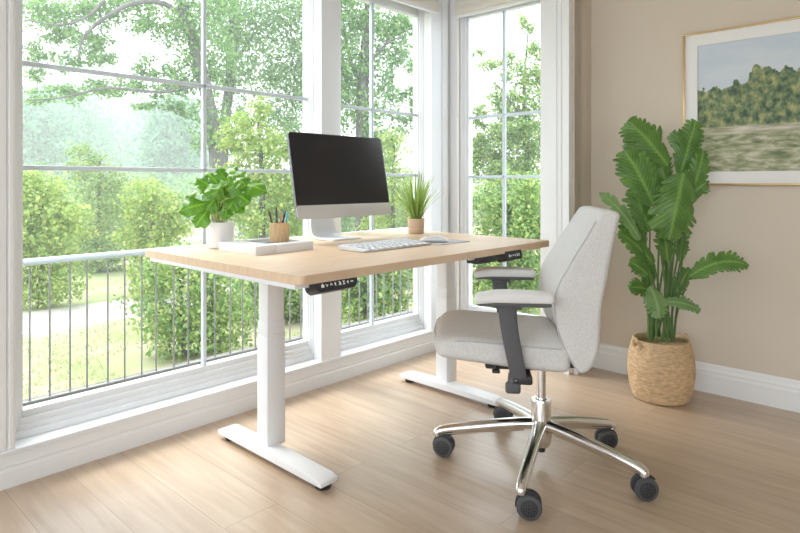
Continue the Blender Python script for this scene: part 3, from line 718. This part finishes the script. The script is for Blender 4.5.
# ================================================================ KEYBOARD, MOUSE, PAD
kx0, kx1, ky0, ky1 = 1.474, 1.846, 1.538, 1.682
kb = empty('keyboard', ((kx0 + kx1) / 2, (ky0 + ky1) / 2, DT)); ko = Vector(kb.location); kw, kd = (kx1 - kx0) / 2, (ky1 - ky0) / 2
slope = .010 / (2 * kd)
def kz(y): return .0075 + (y + kd) * slope
b = MB(); b.prism([(-kd, .001), (kd, .001), (kd, kz(kd)), (-kd, kz(-kd))], -kw, kw, .0018, Matrix(((0, 0, 1, 0), (1, 0, 0, 0), (0, 1, 0, 0), (0, 0, 0, 1)))); b.out('keyboard_body', 'alu', kb)
rows = [14, 14, 13, 12, 10]; key = None
for r, nk in enumerate(rows):
    y = kd - .018 - r * .0285; wk = (2 * kw - .016) / nk
    for k in range(nk):
        x = -kw + .008 + wk * (k + .5)
        if key is None:
            b = MB(); b.box((-.5, -.012, 0), (.5, .012, .003), .0009); key = b.out('key', 'key', kb); kk = key
        else:
            kk = copy_part(key, kb)
        kk.location = (x, y, kz(y) - .0004); kk.scale = (wk - .0032, 1, 1); kk.rotation_euler = (math.atan(slope), 0, 0)
tag(kb, 'slim silver keyboard with white keys in front of the monitor', 'keyboard')
b = MB(); b.prism(rounded_rect(-.102, .102, -.085, .085, .008), 0, .003, .0008); pad = b.out('mouse_pad', 'mat', loc=(1.958, 1.588, DT)); tag(pad, 'thin grey mouse pad right of the keyboard', 'mouse pad')
b = MB(); b.soft((-.030, -.058, 0), (.030, .058, .027), .0125, 10, lambda p: (p.x, p.y, p.z * (1 - .55 * (p.y / .058) ** 2)))
o = b.out('computer_mouse', 'alu', loc=(1.922, 1.590, DT + .003), rot=(0, 0, math.radians(40)))
b = MB(); b.box((-.001, .008, .0235), (.001, .030, .0262)); b.out('button_seam', 'mat', o); tag(o, 'low silver computer mouse on the grey pad', 'mouse')

# ================================================================ TRAY, PEN CUP, PENS
tx0, tx1, ty0, ty1, th = 1.170, 1.422, 1.757, 1.998, .031
tray = empty('desk_tray', ((tx0 + tx1) / 2, (ty0 + ty1) / 2, DT)); hw, hd = (tx1 - tx0) / 2, (ty1 - ty0) / 2
b = MB(); ix0, ix1, iy0, iy1 = -hw + .085, hw - .014, -hd + .055, hd - .014
for lo, hi in (((-hw, -hd, 0), (ix0, hd, th)), ((ix1, -hd, 0), (hw, hd, th)), ((ix0, -hd, 0), (ix1, iy0, th)), ((ix0, iy1, 0), (ix1, hd, th))): b.box(lo, hi, .0012)
b.out('tray_body', 'tray', tray)
b = MB(); b.box((ix0 - .002, iy0 - .002, .002), (ix1 + .002, iy1 + .002, .024)); o = b.out('tray_lining', 'tray_in', tray); o['label'] = 'grey sunken lining'
tag(tray, 'low white desk tray with a sunken compartment', 'tray')
cupc = Vector((1.366, 1.893, DT + .024)); cr, ch = .0335, .073
cup = empty('pen_cup', cupc)
b = MB(); b.lathe([(0, 0), (cr - .002, 0), (cr, .002), (cr, ch - .001), (cr - .001, ch), (cr - .005, ch), (cr - .005, .008), (0, .008)], 40, squareness=.55); b.out('cup_body', 'bamboo', cup)
tag(cup, 'bamboo pen cup standing in the white tray', 'cup')
def pen(name, label, dx, dy, tx, ty, L, col, tip):
    base = cupc + Vector((dx, dy, .009)); d = Vector((tx - dx, ty - dy, .1)).normalized()
    o = empty(name, base); body = mat(name + '_paint', col, .5); cap = mat(name + '_tip', tip, .5)
    b = MB(); b.cyl(d * .002, d * (L * .86), .0038, n=12); b.out('barrel', body, o)
    b = MB(); b.tube([d * (L * .86), d * (L * .97), d * L], [.0038, .0014, .0005], 12); b.out('tip', cap, o)
    tag(o, label, 'pen', 'pens in the bamboo cup')
pen('pencil', 'dark brown pencil leaning left in the bamboo cup', -.012, .004, -.034, .016, .118, (.12, .075, .055), (.08, .06, .05))
pen('pencil', 'tallest brown pencil upright in the bamboo cup', -.005, .008, -.004, .012, .126, (.17, .10, .075), (.10, .07, .06))
pen('pencil', 'dark grey pencil behind the others in the bamboo cup', -.012, -.006, -.016, -.002, .119, (.10, .09, .09), (.05, .05, .05))
pen('pen', 'pink pen low in the middle of the bamboo cup', .004, -.004, .004, -.006, .104, (.62, .25, .26), (.6, .2, .2))
pen('pen', 'thin dark pen leaning right beside the blue one', .002, .006, .026, .000, .113, (.05, .06, .08), (.05, .05, .05))
pen('pen', 'light blue pen leaning right in the bamboo cup', .012, -.004, .030, -.012, .116, (.16, .46, .62), (.20, .55, .68))

# ================================================================ LEAF BUILDER
def leaf(b, base, ctrl, tip, half, nrm, prof='heart', lobes=0, notch=.0, fold=.12, droop=0.0, ripple=0.0, nu=30, nv=8, phase=0.0, wav=0.0, sweep=.35, thick=.0):
    """blade along the curve base-ctrl-tip, half-width half; prof gives the outline; lobes/notch cut the rim"""
    base, ctrl, tip, nrm = Vector(base), Vector(ctrl), Vector(tip), Vector(nrm)
    L = (tip - base).length
    def prof_w(t):
        if prof == 'heart': return max(0.0, (math.sin(PI * min(1, t * .97 + .03)) ** .75) * (1.22 - .62 * t) + .0)
        if prof == 'long': return max(0.0, (math.sin(PI * (t * .96 + .04)) ** .55) * (1.08 - .28 * t))
        return math.sin(PI * t) ** .8
    vein = []
    t_ = bmesh.new(); lay = t_.verts.layers.float.new('vein'); g = []
    for i in range(nu + 1):
        t = i / nu; row = []
        p = base * (1 - t) ** 2 + ctrl * 2 * t * (1 - t) + tip * t * t
        d = ((ctrl - base) * (1 - t) + (tip - ctrl) * t).normalized()
        N = (nrm - d * nrm.dot(d)).normalized(); Bv = d.cross(N)
        w0 = prof_w(t) * half
        for j in range(-nv, nv + 1):
            s = j / nv; a = abs(s); sd = 1 if s >= 0 else -1
            k = 1.0; ph_ = t * lobes + phase + (.18 if sd > 0 else 0) + (.42 * math.sin(t * 9 + phase * 17 + sd) if lobes else 0)
            if lobes:
                saw = ph_ - math.floor(ph_); q_ = math.sin((math.floor(ph_) + 1) * 12.9 + phase * 31 + sd * 2.7) * 437.58; q_ -= math.floor(q_)
                cut = min(1.0, (1 - abs(saw - .5) * 2) / .5) ** .6
                k = (1 - notch * (.45 + .9 * q_) * (1 - cut) * min(1, t * 5)) * (.86 + .28 * q_ if a > .5 else 1)
            w = w0 * (k if a > .3 else 1) * (a if a <= .3 else .3 + (a - .3))
            if a > .3 and lobes: w = w0 * (.3 + (a - .3) * (k - .3) / .7)
            fwd = sweep * w * (.5 + .5 * a)
            z = fold * w + ripple * half * math.sin(2 * PI * (t * 13 - a * 2.2)) * a * (1.2 - a) * 2 - droop * a * a * half + wav * half * math.sin(2 * PI * (t * 2.3 + phase) + s * 2) * a
            fw = min(fwd, L * max(0.0, 1.0 - t) * .9 + .15 * half)
            v = t_.verts.new(p + Bv * (w * sd) + d * fw + N * z)
            vv_ = .62 * (1 - min(1, a * 7)) + .26 * (.5 + .5 * math.sin(2 * PI * (t * 13 - a * 2.2))) + .12 * a
            v[lay] = vv_; row.append(v)
        g.append(row)
    for i in range(nu):
        for j in range(2 * nv): t_.faces.new((g[i][j], g[i + 1][j], g[i + 1][j + 1], g[i][j + 1]))
    me = bpy.data.meshes.new('tmp'); t_.to_mesh(me); t_.free(); b.bm.from_mesh(me); bpy.data.meshes.remove(me)

# ================================================================ LEAFY DESK PLANT
dpd = 2.30
dpo = Vector((1.215, 2.062, DT)); dp = empty('potted_plant', dpo)
b = MB(); b.lathe([(0, 0), (.037, 0), (.043, .003), (.0465, .011), (.0485, .098), (.047, .100), (.043, .100), (.0415, .085), (0, .085)], 48, squareness=.5); b.out('pot', 'ceramic', dp)
b = MB(); b.lathe([(0, .088), (.030, .087), (.0415, .084)], 24); b.out('soil', 'soil', dp)
def dpt(px, py, dz=0): return at(px, py, dpd + dz) - dpo
cv = Vector((-.733, -.68, 0))       # towards the viewer's side of the room
lv = [  # base, tip, half width px, depth base, depth tip, normal mix (toward room, up), lobes
    ((241, 184), (267, 192), 9.5, -.02, -.05, .7, .7, 0), ((221, 175), (238, 167), 8, .02, .03, .5, .9, 0), ((218, 184), (205, 171), 7, .0, .04, .6, .7, 0),
    ((208, 182), (189, 183), 6, .03, .06, .4, .9, 3), ((220, 196), (243, 180), 9.5, -.05, -.05, .9, .35, 3), ((208, 189), (185, 197), 6, -.03, -.05, .5, .85, 0),
    ((208, 203), (178, 212), 10, -.05, -.08, .9, .4, 4), ((208, 210), (195, 228), 8, -.06, -.09, .95, .25, 2), ((226, 186), (203, 194), 8.5, -.06, -.09, .75, .6, 0),
    ((234, 192), (250, 203), 9, -.04, -.06, .9, .4, 0), ((225, 201), (206, 208), 8, -.02, -.02, .8, .3, 2), ((228, 206), (225, 219), 6, -.04, -.07, .9, .3, 0),
    ((234, 203), (244, 213), 5, .0, -.02, .8, .5, 0), ((228, 182), (246, 171), 7, .03, .05, .5, .8, 2), ((222, 188), (231, 176), 9, -.02, .0, .75, .6, 0),
    ((214, 192), (199, 205), 8, .02, .03, .7, .6, 0), ((230, 192), (221, 184), 9, -.06, -.05, .8, .55, 3), ((238, 190), (255, 182), 7.5, .04, .06, .4, .8, 0), ((212, 188), (196, 178), 7, -.02, -.02, .6, .7, 2), ((216, 198), (204, 214), 8, -.04, -.06, .85, .4, 0), ((226, 180), (217, 168), 7, -.02, -.01, .6, .7, 2), ((236, 198), (228, 210), 8, -.05, -.07, .9, .3, 0), ((222, 186), (212, 198), 9, -.08, -.10, .85, .45, 3), ((236, 178), (246, 186), 8, -.05, -.08, .7, .6, 0)]
for i, (bp_, tp_, hw_, db, dt_, nr, nu_, lo_) in enumerate(lv):
    P, Q = dpt(*bp_, db), dpt(*tp_, dt_); nrm = cv * nr + Vector((0, 0, nu_)); mid = (P + Q) / 2 + nrm.normalized() * (Q - P).length * .16
    b = MB(); leaf(b, P, mid, Q, hw_ * 1.22 * dpd / FPX, nrm, 'heart', lo_, .5 if lo_ else 0, .05 if i % 2 else -.06, .22, .02, 22, 6, i * .37, .10)
    lf = b.out('leaf', 'leaf_desk', dp, angle=180)
    r0 = Vector((random.uniform(-.022, .022), random.uniform(-.022, .022), .084))
    b = MB(); b.tube(spline([r0, r0 * .5 + P * .5 + Vector((0, 0, .012)), P], 8), [.0022] * 5 + [.0016] * 4, 8); b.out('stem', 'stem_pale', dp)
tag(dp, 'leafy green plant with lobed leaves in a white pot on the desk', 'plant')

# ================================================================ SPIKY DESK PLANT
so = Vector((2.215, 1.945, DT)); sp = empty('potted_plant', so)
b = MB(); b.lathe([(0, 0), (.036, 0), (.039, .003), (.042, .071), (.041, .073), (.038, .073), (.037, .062), (0, .062)], 40); b.out('pot', 'potwood', sp)
b = MB(); b.lathe([(0, .065), (.020, .065), (.037, .062)], 24); b.out('soil', 'soil', sp)
for k in range(54):
    a = k * 2.39996 + random.uniform(-.2, .2); sprd = (.15 + .85 * (k / 54)) ** .9
    L = random.uniform(.19, .275) * (1 - .15 * sprd); out = sprd * .72; zt = L * math.cos(out) ; rt = L * math.sin(out)
    if k > 40 and random.random() < .5: zt *= .85
    dv = Vector((math.cos(a), math.sin(a), 0)); r0 = dv * .008 * (1 + sprd)
    pts = [Vector((0, 0, .062)) + r0, Vector((0, 0, 0.062 + zt * .5)) + dv * rt * .36 + r0, Vector((0, 0, 0.062 + zt)) + dv * (rt * 1.05)]
    side = Vector((-math.sin(a), math.cos(a), 0)); cur = spline(pts, 10)
    b = MB()
    def blade(u, v):
        q = u * 10; i = min(int(q), 9); p = cur[i].lerp(cur[i + 1], q - i); w = .0066 * (1 - u) ** .55 * (1.0 if u > .1 else .6 + 4 * u) + .0003
        s = v * 2 - 1; return p + side * (w * s) - dv * (w * .5 * (1 - abs(s)))
    b.grid(blade, 14, 2); b.out('leaf', 'leaf_spike', sp, angle=180)
tag(sp, 'spiky grass-like plant in a small round wooden pot', 'plant')

# ================================================================ OFFICE CHAIR  (local +Y faces forward, +X to the sitter's right)
fwd = Vector((-.589, .807, 0)); hub = Vector((1.914, 1.087, 0))
ch_ = empty('office_chair', hub, math.atan2(fwd.y, fwd.x) - PI / 2); crot = math.atan2(fwd.y, fwd.x) - PI / 2
# star base
b = MB(); b.lathe([(.0, .062), (.030, .062), (.036, .075), (.038, .100), (.038, .124), (.036, .140), (.0355, .150), (.0355, .222), (.034, .226), (.020, .226), (.019, .216), (0, .216)], 40); b.out('base_hub', 'chrome', ch_)
b = MB(); b.lathe([(0, .040), (.014, .040), (.016, .062), (0, .062)], 24); b.out('hub_cap', 'black', ch_)
b = MB(); b.lathe([(0, .21), (.0165, .21), (.0165, .37), (0, .37)], 32); b.out('gas_lift', 'chrome', ch_)
CR = Vector((math.sin(YAW), -math.cos(YAW), 0))
def local(v): return Matrix.Rotation(-crot, 3, 'Z') @ v
def caster(wx, wy, trail, yaw):
    w_ = local(Vector((wx, wy, 0)) - hub); tdir = local(CR); p = w_ - tdir * trail; r = p.length; d = p.normalized()
    b = MB(); pts = spline([d * .020 + Vector((0, 0, .140)), d * (r * .35) + Vector((0, 0, .130)), d * (r * .72) + Vector((0, 0, .110)), d * (r * .93) + Vector((0, 0, .097)), d * (r + .004) + Vector((0, 0, .086)), d * (r + .006) + Vector((0, 0, .074))], 26)
    b.tube(pts, [.0205 - .006 * min(1, k / 20) for k in range(27)], 20, squash=1.15)
    b.tube([q - Vector((0, 0, .013)) for q in pts[2:20]], [.015 - .006 * k / 18 for k in range(18)], 12)
    b.out('base_leg', 'chrome', ch_)
    WR = .0375; ya = math.radians(yaw) - crot
    ax = Vector((math.cos(ya), math.sin(ya), 0)); tr_ = Vector((-ax.y, ax.x, 0)); wc = w_ + Vector((0, 0, WR))
    b = MB(); b.cyl(p + Vector((0, 0, .058)), p + Vector((0, 0, .078)), .0085, n=16)
    F = Matrix.Translation(wc) @ Matrix(((tr_.x, 0, ax.x, 0), (tr_.y, 0, ax.y, 0), (0, 1, 0, 0), (0, 0, 0, 1)))
    sg = 1 if tr_.dot(p - w_) > 0 else -1; hood = []
    for k in range(15):
        t = math.radians(-10 + 150 * k / 14); hood.append((sg * math.cos(t) * (WR + .004), math.sin(t) * (WR + .004)))
    b.prism(hood + [(x * .8, z * .8) for x, z in hood[::-1]], -.0085, .0085, .0008, F); b.box((-.02, -.008, -.007), (.02, .02, .007), .002, mtx=F)
    cs = b.out('caster', 'black', ch_)
    for s in (-1, 1):
        b = MB(); b.lathe([(0, -.0075), (.026, -.0075), (WR - .003, -.0065), (WR, -.003), (WR, .004), (WR - .003, .0085), (WR - .010, .0095), (0, .0095)] if s > 0 else [(0, -.0095), (WR - .010, -.0095), (WR - .003, -.0085), (WR, -.004), (WR, .003), (WR - .003, .0065), (.026, .0075), (0, .0075)], 40, mtx=F @ Matrix.Translation((0, 0, s * .0165))); b.out('wheel', 'tyre', cs)
        b = MB(); b.lathe([(0, 0), (.0255, 0), (.0255, .0014), (.0235, .002), (0, .0016)] if s > 0 else [(0, -.0016), (.0235, -.002), (.0255, -.0014), (.0255, 0), (0, 0)], 32, mtx=F @ Matrix.Translation((0, 0, s * .026))); wcap = b.out('wheel_cap', 'black', cs)
        wcap['label'] = 'black perforated hub cap'
        b = MB()
        for rr_, nn_ in ((.0195, 13), (.013, 9), (.0065, 5)):
            for k in range(nn_):
                t = 2 * PI * k / nn_; b.cyl(F @ Vector((rr_ * math.cos(t), rr_ * math.sin(t), s * .027)), F @ Vector((rr_ * math.cos(t), rr_ * math.sin(t), s * .0288)), .0019, n=8)
        b.out('cap_dots', 'tyre', cs)
for q in ((1.722, 1.376, .020, 205), (1.576, .935, .024, 212), (1.916, .722, .006, 222), (2.182, .965, -.016, 225), (2.115, 1.375, .016, 205)): caster(*q)
# seat
SW = .232
def seat_fn(p):
    x, y, z = p; t = (y + .07) / .445; f = (z - .385) / .10
    up = .012 * (2 * t - 1) + .007 * math.cos(min(1, abs(x) / SW) * PI / 2) - .016 * max(0, (t - .8) / .2) ** 2
    dn = .040 * max(0, t) ** 1.4
    return (x, y - .018 * (abs(x) / SW) ** 3 * (1 if t > .5 else 0), z + up * f + dn * (1 - f))
b = MB(); b.soft((-SW, -.07, .385), (SW, .375, .485), .030, 16, seat_fn); b.out('seat', 'fabric', ch_)
def seam_path(z, ins, n=10):
    o = []
    for x, y in [(-SW + ins, -.04), (-SW + ins, .10), (-SW + ins, .24), (-SW + ins + .002, .325), (-SW + .045, .357), (-.10, .374), (0, .376), (.10, .374), (SW - .045, .357), (SW - ins - .002, .325), (SW - ins, .24), (SW - ins, .10), (SW - ins, -.04)]:
        o.append((x, y, z - (.004 if y > .3 else 0)))
    return o
b = MB(); b.tube([Vector(seat_fn(Vector(p))) for p in spline(seam_path(.474, .0062), 60)], .0022, 6); b.out('seat_seam', 'piping', ch_)
b = MB(); b.box((-.09, -.02, .352), (.09, .20, .384), .008); b.cyl((0, 0, .340), (0, 0, .356), .03); b.out('seat_mechanism', 'black', ch_)
# backrest
ol = [(-.146, .884), (-.118, .832), (-.089, .783), (-.056, .727), (-.026, .673), (-.0115, .620), (-.0197, .538), (-.0485, .457), (-.080, .402), (-.103, .388), (-.130, .404), (-.148, .441), (-.158, .4925), (-.1636, .598), (-.176, .668), (-.198, .783), (-.217, .872), (-.225, .900), (-.215, .916), (-.19, .921), (-.164, .912)]
cl_ = spline([Vector((0, a, z)) for a, z in ol + ol[:1]], 110)[:-1]; N_ = len(cl_)
ctr = Vector((0, sum(p.y for p in cl_) / N_, sum(p.z for p in cl_) / N_))
nm = []
for k in range(N_):
    d = (cl_[(k + 1) % N_] - cl_[k - 1]).normalized(); nn = Vector((0, d.z, -d.y)); nm.append(nn)
area = sum(cl_[k].y * cl_[(k + 1) % N_].z - cl_[(k + 1) % N_].y * cl_[k].z for k in range(N_))
if area < 0: nm = [-v for v in nm]
BW = .226; rr_ = .017
secs = []
for k in range(9): th_ = PI / 2 * k / 8; secs.append((-BW + rr_ * (1 - math.sin(th_)), rr_ * (1 - math.cos(th_))))
secs = [(-BW + rr_ * (1 - math.sin(PI / 2 * k / 6)), rr_ * (1 - math.cos(PI / 2 * k / 6))) for k in range(6, -1, -1)]   # from flat side to full outline
secs = [( -BW + rr_ * (1 - math.cos(PI / 2 * k / 6)), rr_ * (1 - math.sin(PI / 2 * k / 6))) for k in range(7)]
mid_x = [-.19, -.14, -.09, -.045, 0, .045, .09, .14, .19]
secs = secs + [(x, 0) for x in mid_x] + [(-x, i) for x, i in secs[::-1]]
t = bmesh.new(); rings = []
def back_pt(k, x, ins):
    p = cl_[k] - nm[k] * ins; u = 1 - (x / BW) ** 2
    front = max(0.0, nm[k].y)
    zt = (p.z - .386) / .54
    hollow = -.022 * u * front  + .016 * u * max(0.0, -nm[k].y)*-1
    zt = (p.z - .386) / .54
    xx = x * (1 - .14 * (max(0, zt - .5) / .5) ** 1.5)
    return Vector((xx, p.y + hollow, p.z - .012 * max(0, zt - .7) / .3))
for x, ins in secs: rings.append([t.verts.new(back_pt(k, x, ins)) for k in range(N_)])
for r0, r1 in zip(rings, rings[1:]):
    for k in range(N_): t.faces.new((r0[k], r0[(k + 1) % N_], r1[(k + 1) % N_], r1[k]))
t.faces.new(rings[0]); t.faces.new(rings[-1][::-1])
b = MB(); b._take(t); b.out('backrest', 'fabric', ch_, angle=60)
for s in (-1, 1):
    ks = [k for k in range(N_) if True]; idx = list(range(0, 47))
    pp = [back_pt(k, s * (BW - .0046), .0044) for k in idx]
    b = MB(); b.tube(pp, .0024, 6); b.out('back_seam', 'piping', ch_)
b = MB(); b.box((-.06, -.12, .356), (.06, -.02, .372), .005); b.box((-.05, -.135, .36), (.05, -.115, .40), .005); b.out('back_bracket', 'black', ch_)
# arms
for s in (-1, 1):
    ax_ = s * .262
    b = MB(); b.soft((ax_ - .040, -.008, .622), (ax_ + .040, .236, .650), .011, 12, lambda p: (p.x, p.y, p.z + (.006 if p.z > .63 else 0) * math.cos((p.y - .114) / .122 * PI / 2) - .006 * max(0, (p.y - .17) / .06)))
    pad_ = b.out('armrest_pad', 'pad', ch_)
    b = MB(); b.soft((ax_ - .036, .0, .611), (ax_ + .036, .230, .624), .006, 8); b.out('pad_base', 'dgrey', pad_)
    b = MB(); px2 = spline([(ax_, .134, .606), (ax_, .131, .56), (ax_ , .120, .49), (ax_, .104, .41), (ax_, .100, .383)], 16)
    def post(u, v):
        q = u * 16; i = min(int(q), 15); p = px2[i].lerp(px2[i + 1], q - i); a = 2 * PI * v; cx, sx = math.cos(a), math.sin(a); n6 = 5
        rr = 1 / ((abs(cx) ** n6 + abs(sx) ** n6) ** (1 / n6)); wy = .029 - .004 * u; wx = .013
        return p + Vector((cx * rr * wx, sx * rr * wy, 0))
    b.grid(post, 24, 28); bmesh.ops.remove_doubles(b.bm, verts=b.bm.verts, dist=1e-6); bmesh.ops.holes_fill(b.bm, edges=b.bm.edges[:])
    b.box((ax_ - .022, .09, .600), (ax_ + .022, .165, .613), .004); b.out('armrest_post', 'dgrey', ch_)
    b = MB(); b.box((min(ax_, s * .08), .055, .358), (max(ax_, s * .08), .105, .385), .006); b.out('armrest_bracket', 'black', ch_)
# lever under the near side
b = MB(); b.tube([(-.225, .10, .388), (-.242, .118, .384), (-.250, .122, .352)], [.012, .014, .012], 14); b.soft((-.262, .092, .328), (-.238, .140, .364), .009, 6); b.out('adjustment_lever', 'dgrey', ch_)
b = MB(); b.cyl((-.09, .16, .376), (-.17, .166, .378), .005, n=12); b.soft((-.20, .154, .372), (-.165, .180, .383), .005, 5); b.out('tilt_lever', 'black', ch_)
tag(ch_, 'light grey upholstered office chair on a chrome five-star base', 'chair')

# ================================================================ BASKET PLANT
po = Vector((2.868, 1.006, 0)); plant = empty('potted_palm', po)
prof = [(.112, .0), (.122, .008), (.136, .06), (.144, .11), (.145, .15), (.140, .20), (.128, .250), (.1225, .272)]
hts = [p[1] for p in prof]; rds = [p[0] for p in prof]
ROW = .0118
def braid(u, v):
    z = v * .272; r = float(np.interp(z, hts, rds)); a = 2 * PI * u
    q = z / ROW; i = math.floor(q); f = q - i
    dome = math.sin(PI * f) ** .6
    strand = abs(math.sin(a * 34 + (f - .5) * 1.5 * (1 if i % 2 else -1) + i * 1.3)) ** .7
    r += .0042 * dome * (.45 + .55 * strand) - .002
    return Vector((r * math.cos(a), r * math.sin(a), z))
b = MB(); b.grid(braid, 420, 138); bmesh.ops.remove_doubles(b.bm, verts=b.bm.verts, dist=1e-7)
b.lathe([(.1225, .271), (.119, .274), (.114, .271), (.118, .24), (.125, .205), (.0, .203)], 60); b.lathe([(0, .001), (.112, .001)], 40)
b.out('woven_basket', 'basket', plant, angle=180)
b = MB(); b.lathe([(0, .215), (.08, .213), (.122, .206)], 40); b.out('soil', 'soil', plant)
for ang in (150, 330):
    a = math.radians(ang); c0 = Vector((math.cos(a), math.sin(a), 0)) * .126; td = Vector((-math.sin(a), math.cos(a), 0))
    b = MB(); b.tube(spline([c0 + td * -.02 + Vector((0, 0, .235)), c0 * 1.1 + td * -.018 + Vector((0, 0, .268)), c0 * 1.1 + Vector((0, 0, .283)), c0 * 1.1 + td * .018 + Vector((0, 0, .268)), c0 + td * .02 + Vector((0, 0, .235))], 16), .006, 8); b.out('handle', 'basket', plant)
PD = 2.79
def bp(px, py, dz=0): return at(px, py, PD + dz) - po
cvw = Vector((-.733, -.68, 0.0))
# base px, tip px, half width px, depth base/tip, up part of normal, lobes, notch, stem foot (dx,dy), material
BL = [
    ((668, 166), (628, 121), 24, .00, .02, .25, 8, .50, 0, 'leaf_big'),
    ((680, 176), (696, 120), 17, .00, .00, .15, 9, .50, 1, 'leaf_big'),
    ((654, 206), (624, 150), 24, -.08, -.06, .20, 8, .50, 2, 'leaf_big'),
    ((684, 172), (669, 240), 27, -.10, -.13, .20, 7, .50, 3, 'leaf_big'),
    ((690, 205), (704, 150), 14, -.03, -.03, .20, 8, .58, 4, 'leaf_big'),
    ((640, 240), (600, 193), 10, -.08, -.14, .60, 7, .58, 5, 'leaf_pale'),
    ((650, 232), (632, 188), 16, .00, .03, .10, 9, .58, 6, 'leaf_big'),
    ((654, 264), (619, 232), 13, -.03, -.05, .58, 8, .58, 7, 'leaf_big'),
    ((656, 292), (629, 287), 12, .00, -.02, .65, 7, .58, 8, 'leaf_big'),
    ((650, 286), (660, 318), 14, -.12, -.18, .55, 6, .52, 9, 'leaf_pale'),
    ((689, 277), (749, 266), 15, -.10, -.20, .95, 10, .58, 10, 'leaf_big'),
    ((664, 302), (701, 311), 9, -.12, -.16, .85, 8, .58, 11, 'leaf_pale'),
    ((668, 190), (655, 150), 16, .03, .05, .10, 8, .52, 12, 'leaf_big'),
    ((680, 262), (684, 232), 9, -.02, .00, .50, 7, .58, 13, 'leaf_big'),
    ((652, 285), (640, 250), 13, .00, .00, .25, 8, .58, 14, 'leaf_big'),
    ((672, 300), (690, 268), 10, .02, .02, .52, 7, .58, 15, 'leaf_big'),
    ((645, 250), (622, 214), 14, .02, .02, .35, 8, .58, 16, 'leaf_big'), ((660, 205), (640, 172), 15, .00, .01, .30, 9, .52, 17, 'leaf_big'), ((690, 196), (707, 182), 10, -.04, -.05, .50, 6, .58, 18, 'leaf_big'),
    ((648, 275), (630, 262), 11, -.05, -.08, .60, 7, .58, 19, 'leaf_big'), ((668, 262), (662, 226), 12, -.03, -.03, .25, 8, .58, 20, 'leaf_big'), ((686, 152), (672, 132), 11, .02, .03, .25, 7, .52, 21, 'leaf_pale'),
    ((640, 160), (628, 136), 12, .02, .02, .30, 7, .58, 22, 'leaf_pale')]

for i, (q0, q1, hw_, d0, d1, upn, lo_, no_, sl, mm) in enumerate(BL):
    P, Q = bp(*q0, d0), bp(*q1, d1); nrm = cvw + Vector((0, 0, upn))
    L = (Q - P).length; bow = {3: .10, 10: .34, 5: .16, 9: .22, 11: .2}.get(i, .10)
    mid = (P + Q) / 2 + (nrm.normalized() * .5 + Vector((0, 0, .7))) * L * bow
    b = MB(); leaf(b, P, mid, Q, hw_ * .9 * PD / FPX, nrm, 'long', lo_, no_, .10 if i % 3 else -.08, .14, .035, 64, 8, i * .41, .09, .55)
    b.out('leaf', mm, plant, angle=180)
    fa = i * 2.4; foot = Vector((math.cos(fa) * .055, math.sin(fa) * .055, .208))
    # petiole: near-upright, then bends to the blade
    if i == 10: via = bp(676, 318, -.02)
    elif i == 3: via = bp(681, 215, -.02); 
    else: via = foot * .45 + P * .55 + Vector((0, 0, .03))
    if i == 3:
        pts = [foot, bp(668, 290, -.02), bp(672, 240, -.04), bp(680, 195, -.06), P]
    else: pts = [foot, via, P]
    b = MB(); b.tube(spline(pts, 16), [.0056 - .0022 * k / 16 for k in range(17)], 10); b.out('stem', 'stem', plant)
tag(plant, 'tall split-leaf plant in a woven basket beside the beige wall', 'plant')

# ================================================================ PICTURE
PX = WB; py1, py0, pz0, pz1 = .975, -.12, .985, 1.717
pic = empty('framed_picture', (PX, (py0 + py1) / 2, pz0)); hw_ = (py1 - py0) / 2; ph_ = pz1 - pz0
b = MB(); fw = .009
for lo, hi in (((-.026, -hw_, 0), (0, hw_, fw)), ((-.026, -hw_, ph_ - fw), (0, hw_, ph_)), ((-.026, -hw_, fw), (0, -hw_ + fw, ph_ - fw)), ((-.026, hw_ - fw, fw), (0, hw_, ph_ - fw))): b.box(lo, hi, .0015)
b.out('picture_frame', 'brass', pic)
mw = .064
b = MB()
for lo, hi in (((-.016, -hw_ + fw, fw), (-.006, hw_ - fw, mw)), ((-.016, -hw_ + fw, ph_ - mw), (-.006, hw_ - fw, ph_ - fw)), ((-.016, -hw_ + fw, mw), (-.006, -hw_ + mw, ph_ - mw)), ((-.016, hw_ - mw, mw), (-.006, hw_ - fw, ph_ - mw))): b.box(lo, hi)
b.out('mat_board', 'matboard', pic)
b = MB(); b.box((-.010, -hw_ + mw - .004, -.004), (-.006, hw_ - mw + .004, ph_ - 2 * mw + .004)); b.out('landscape_print', 'print', pic, loc=(0, 0, mw))
tag(pic, 'landscape print of trees and meadow in a thin gold frame', 'picture')
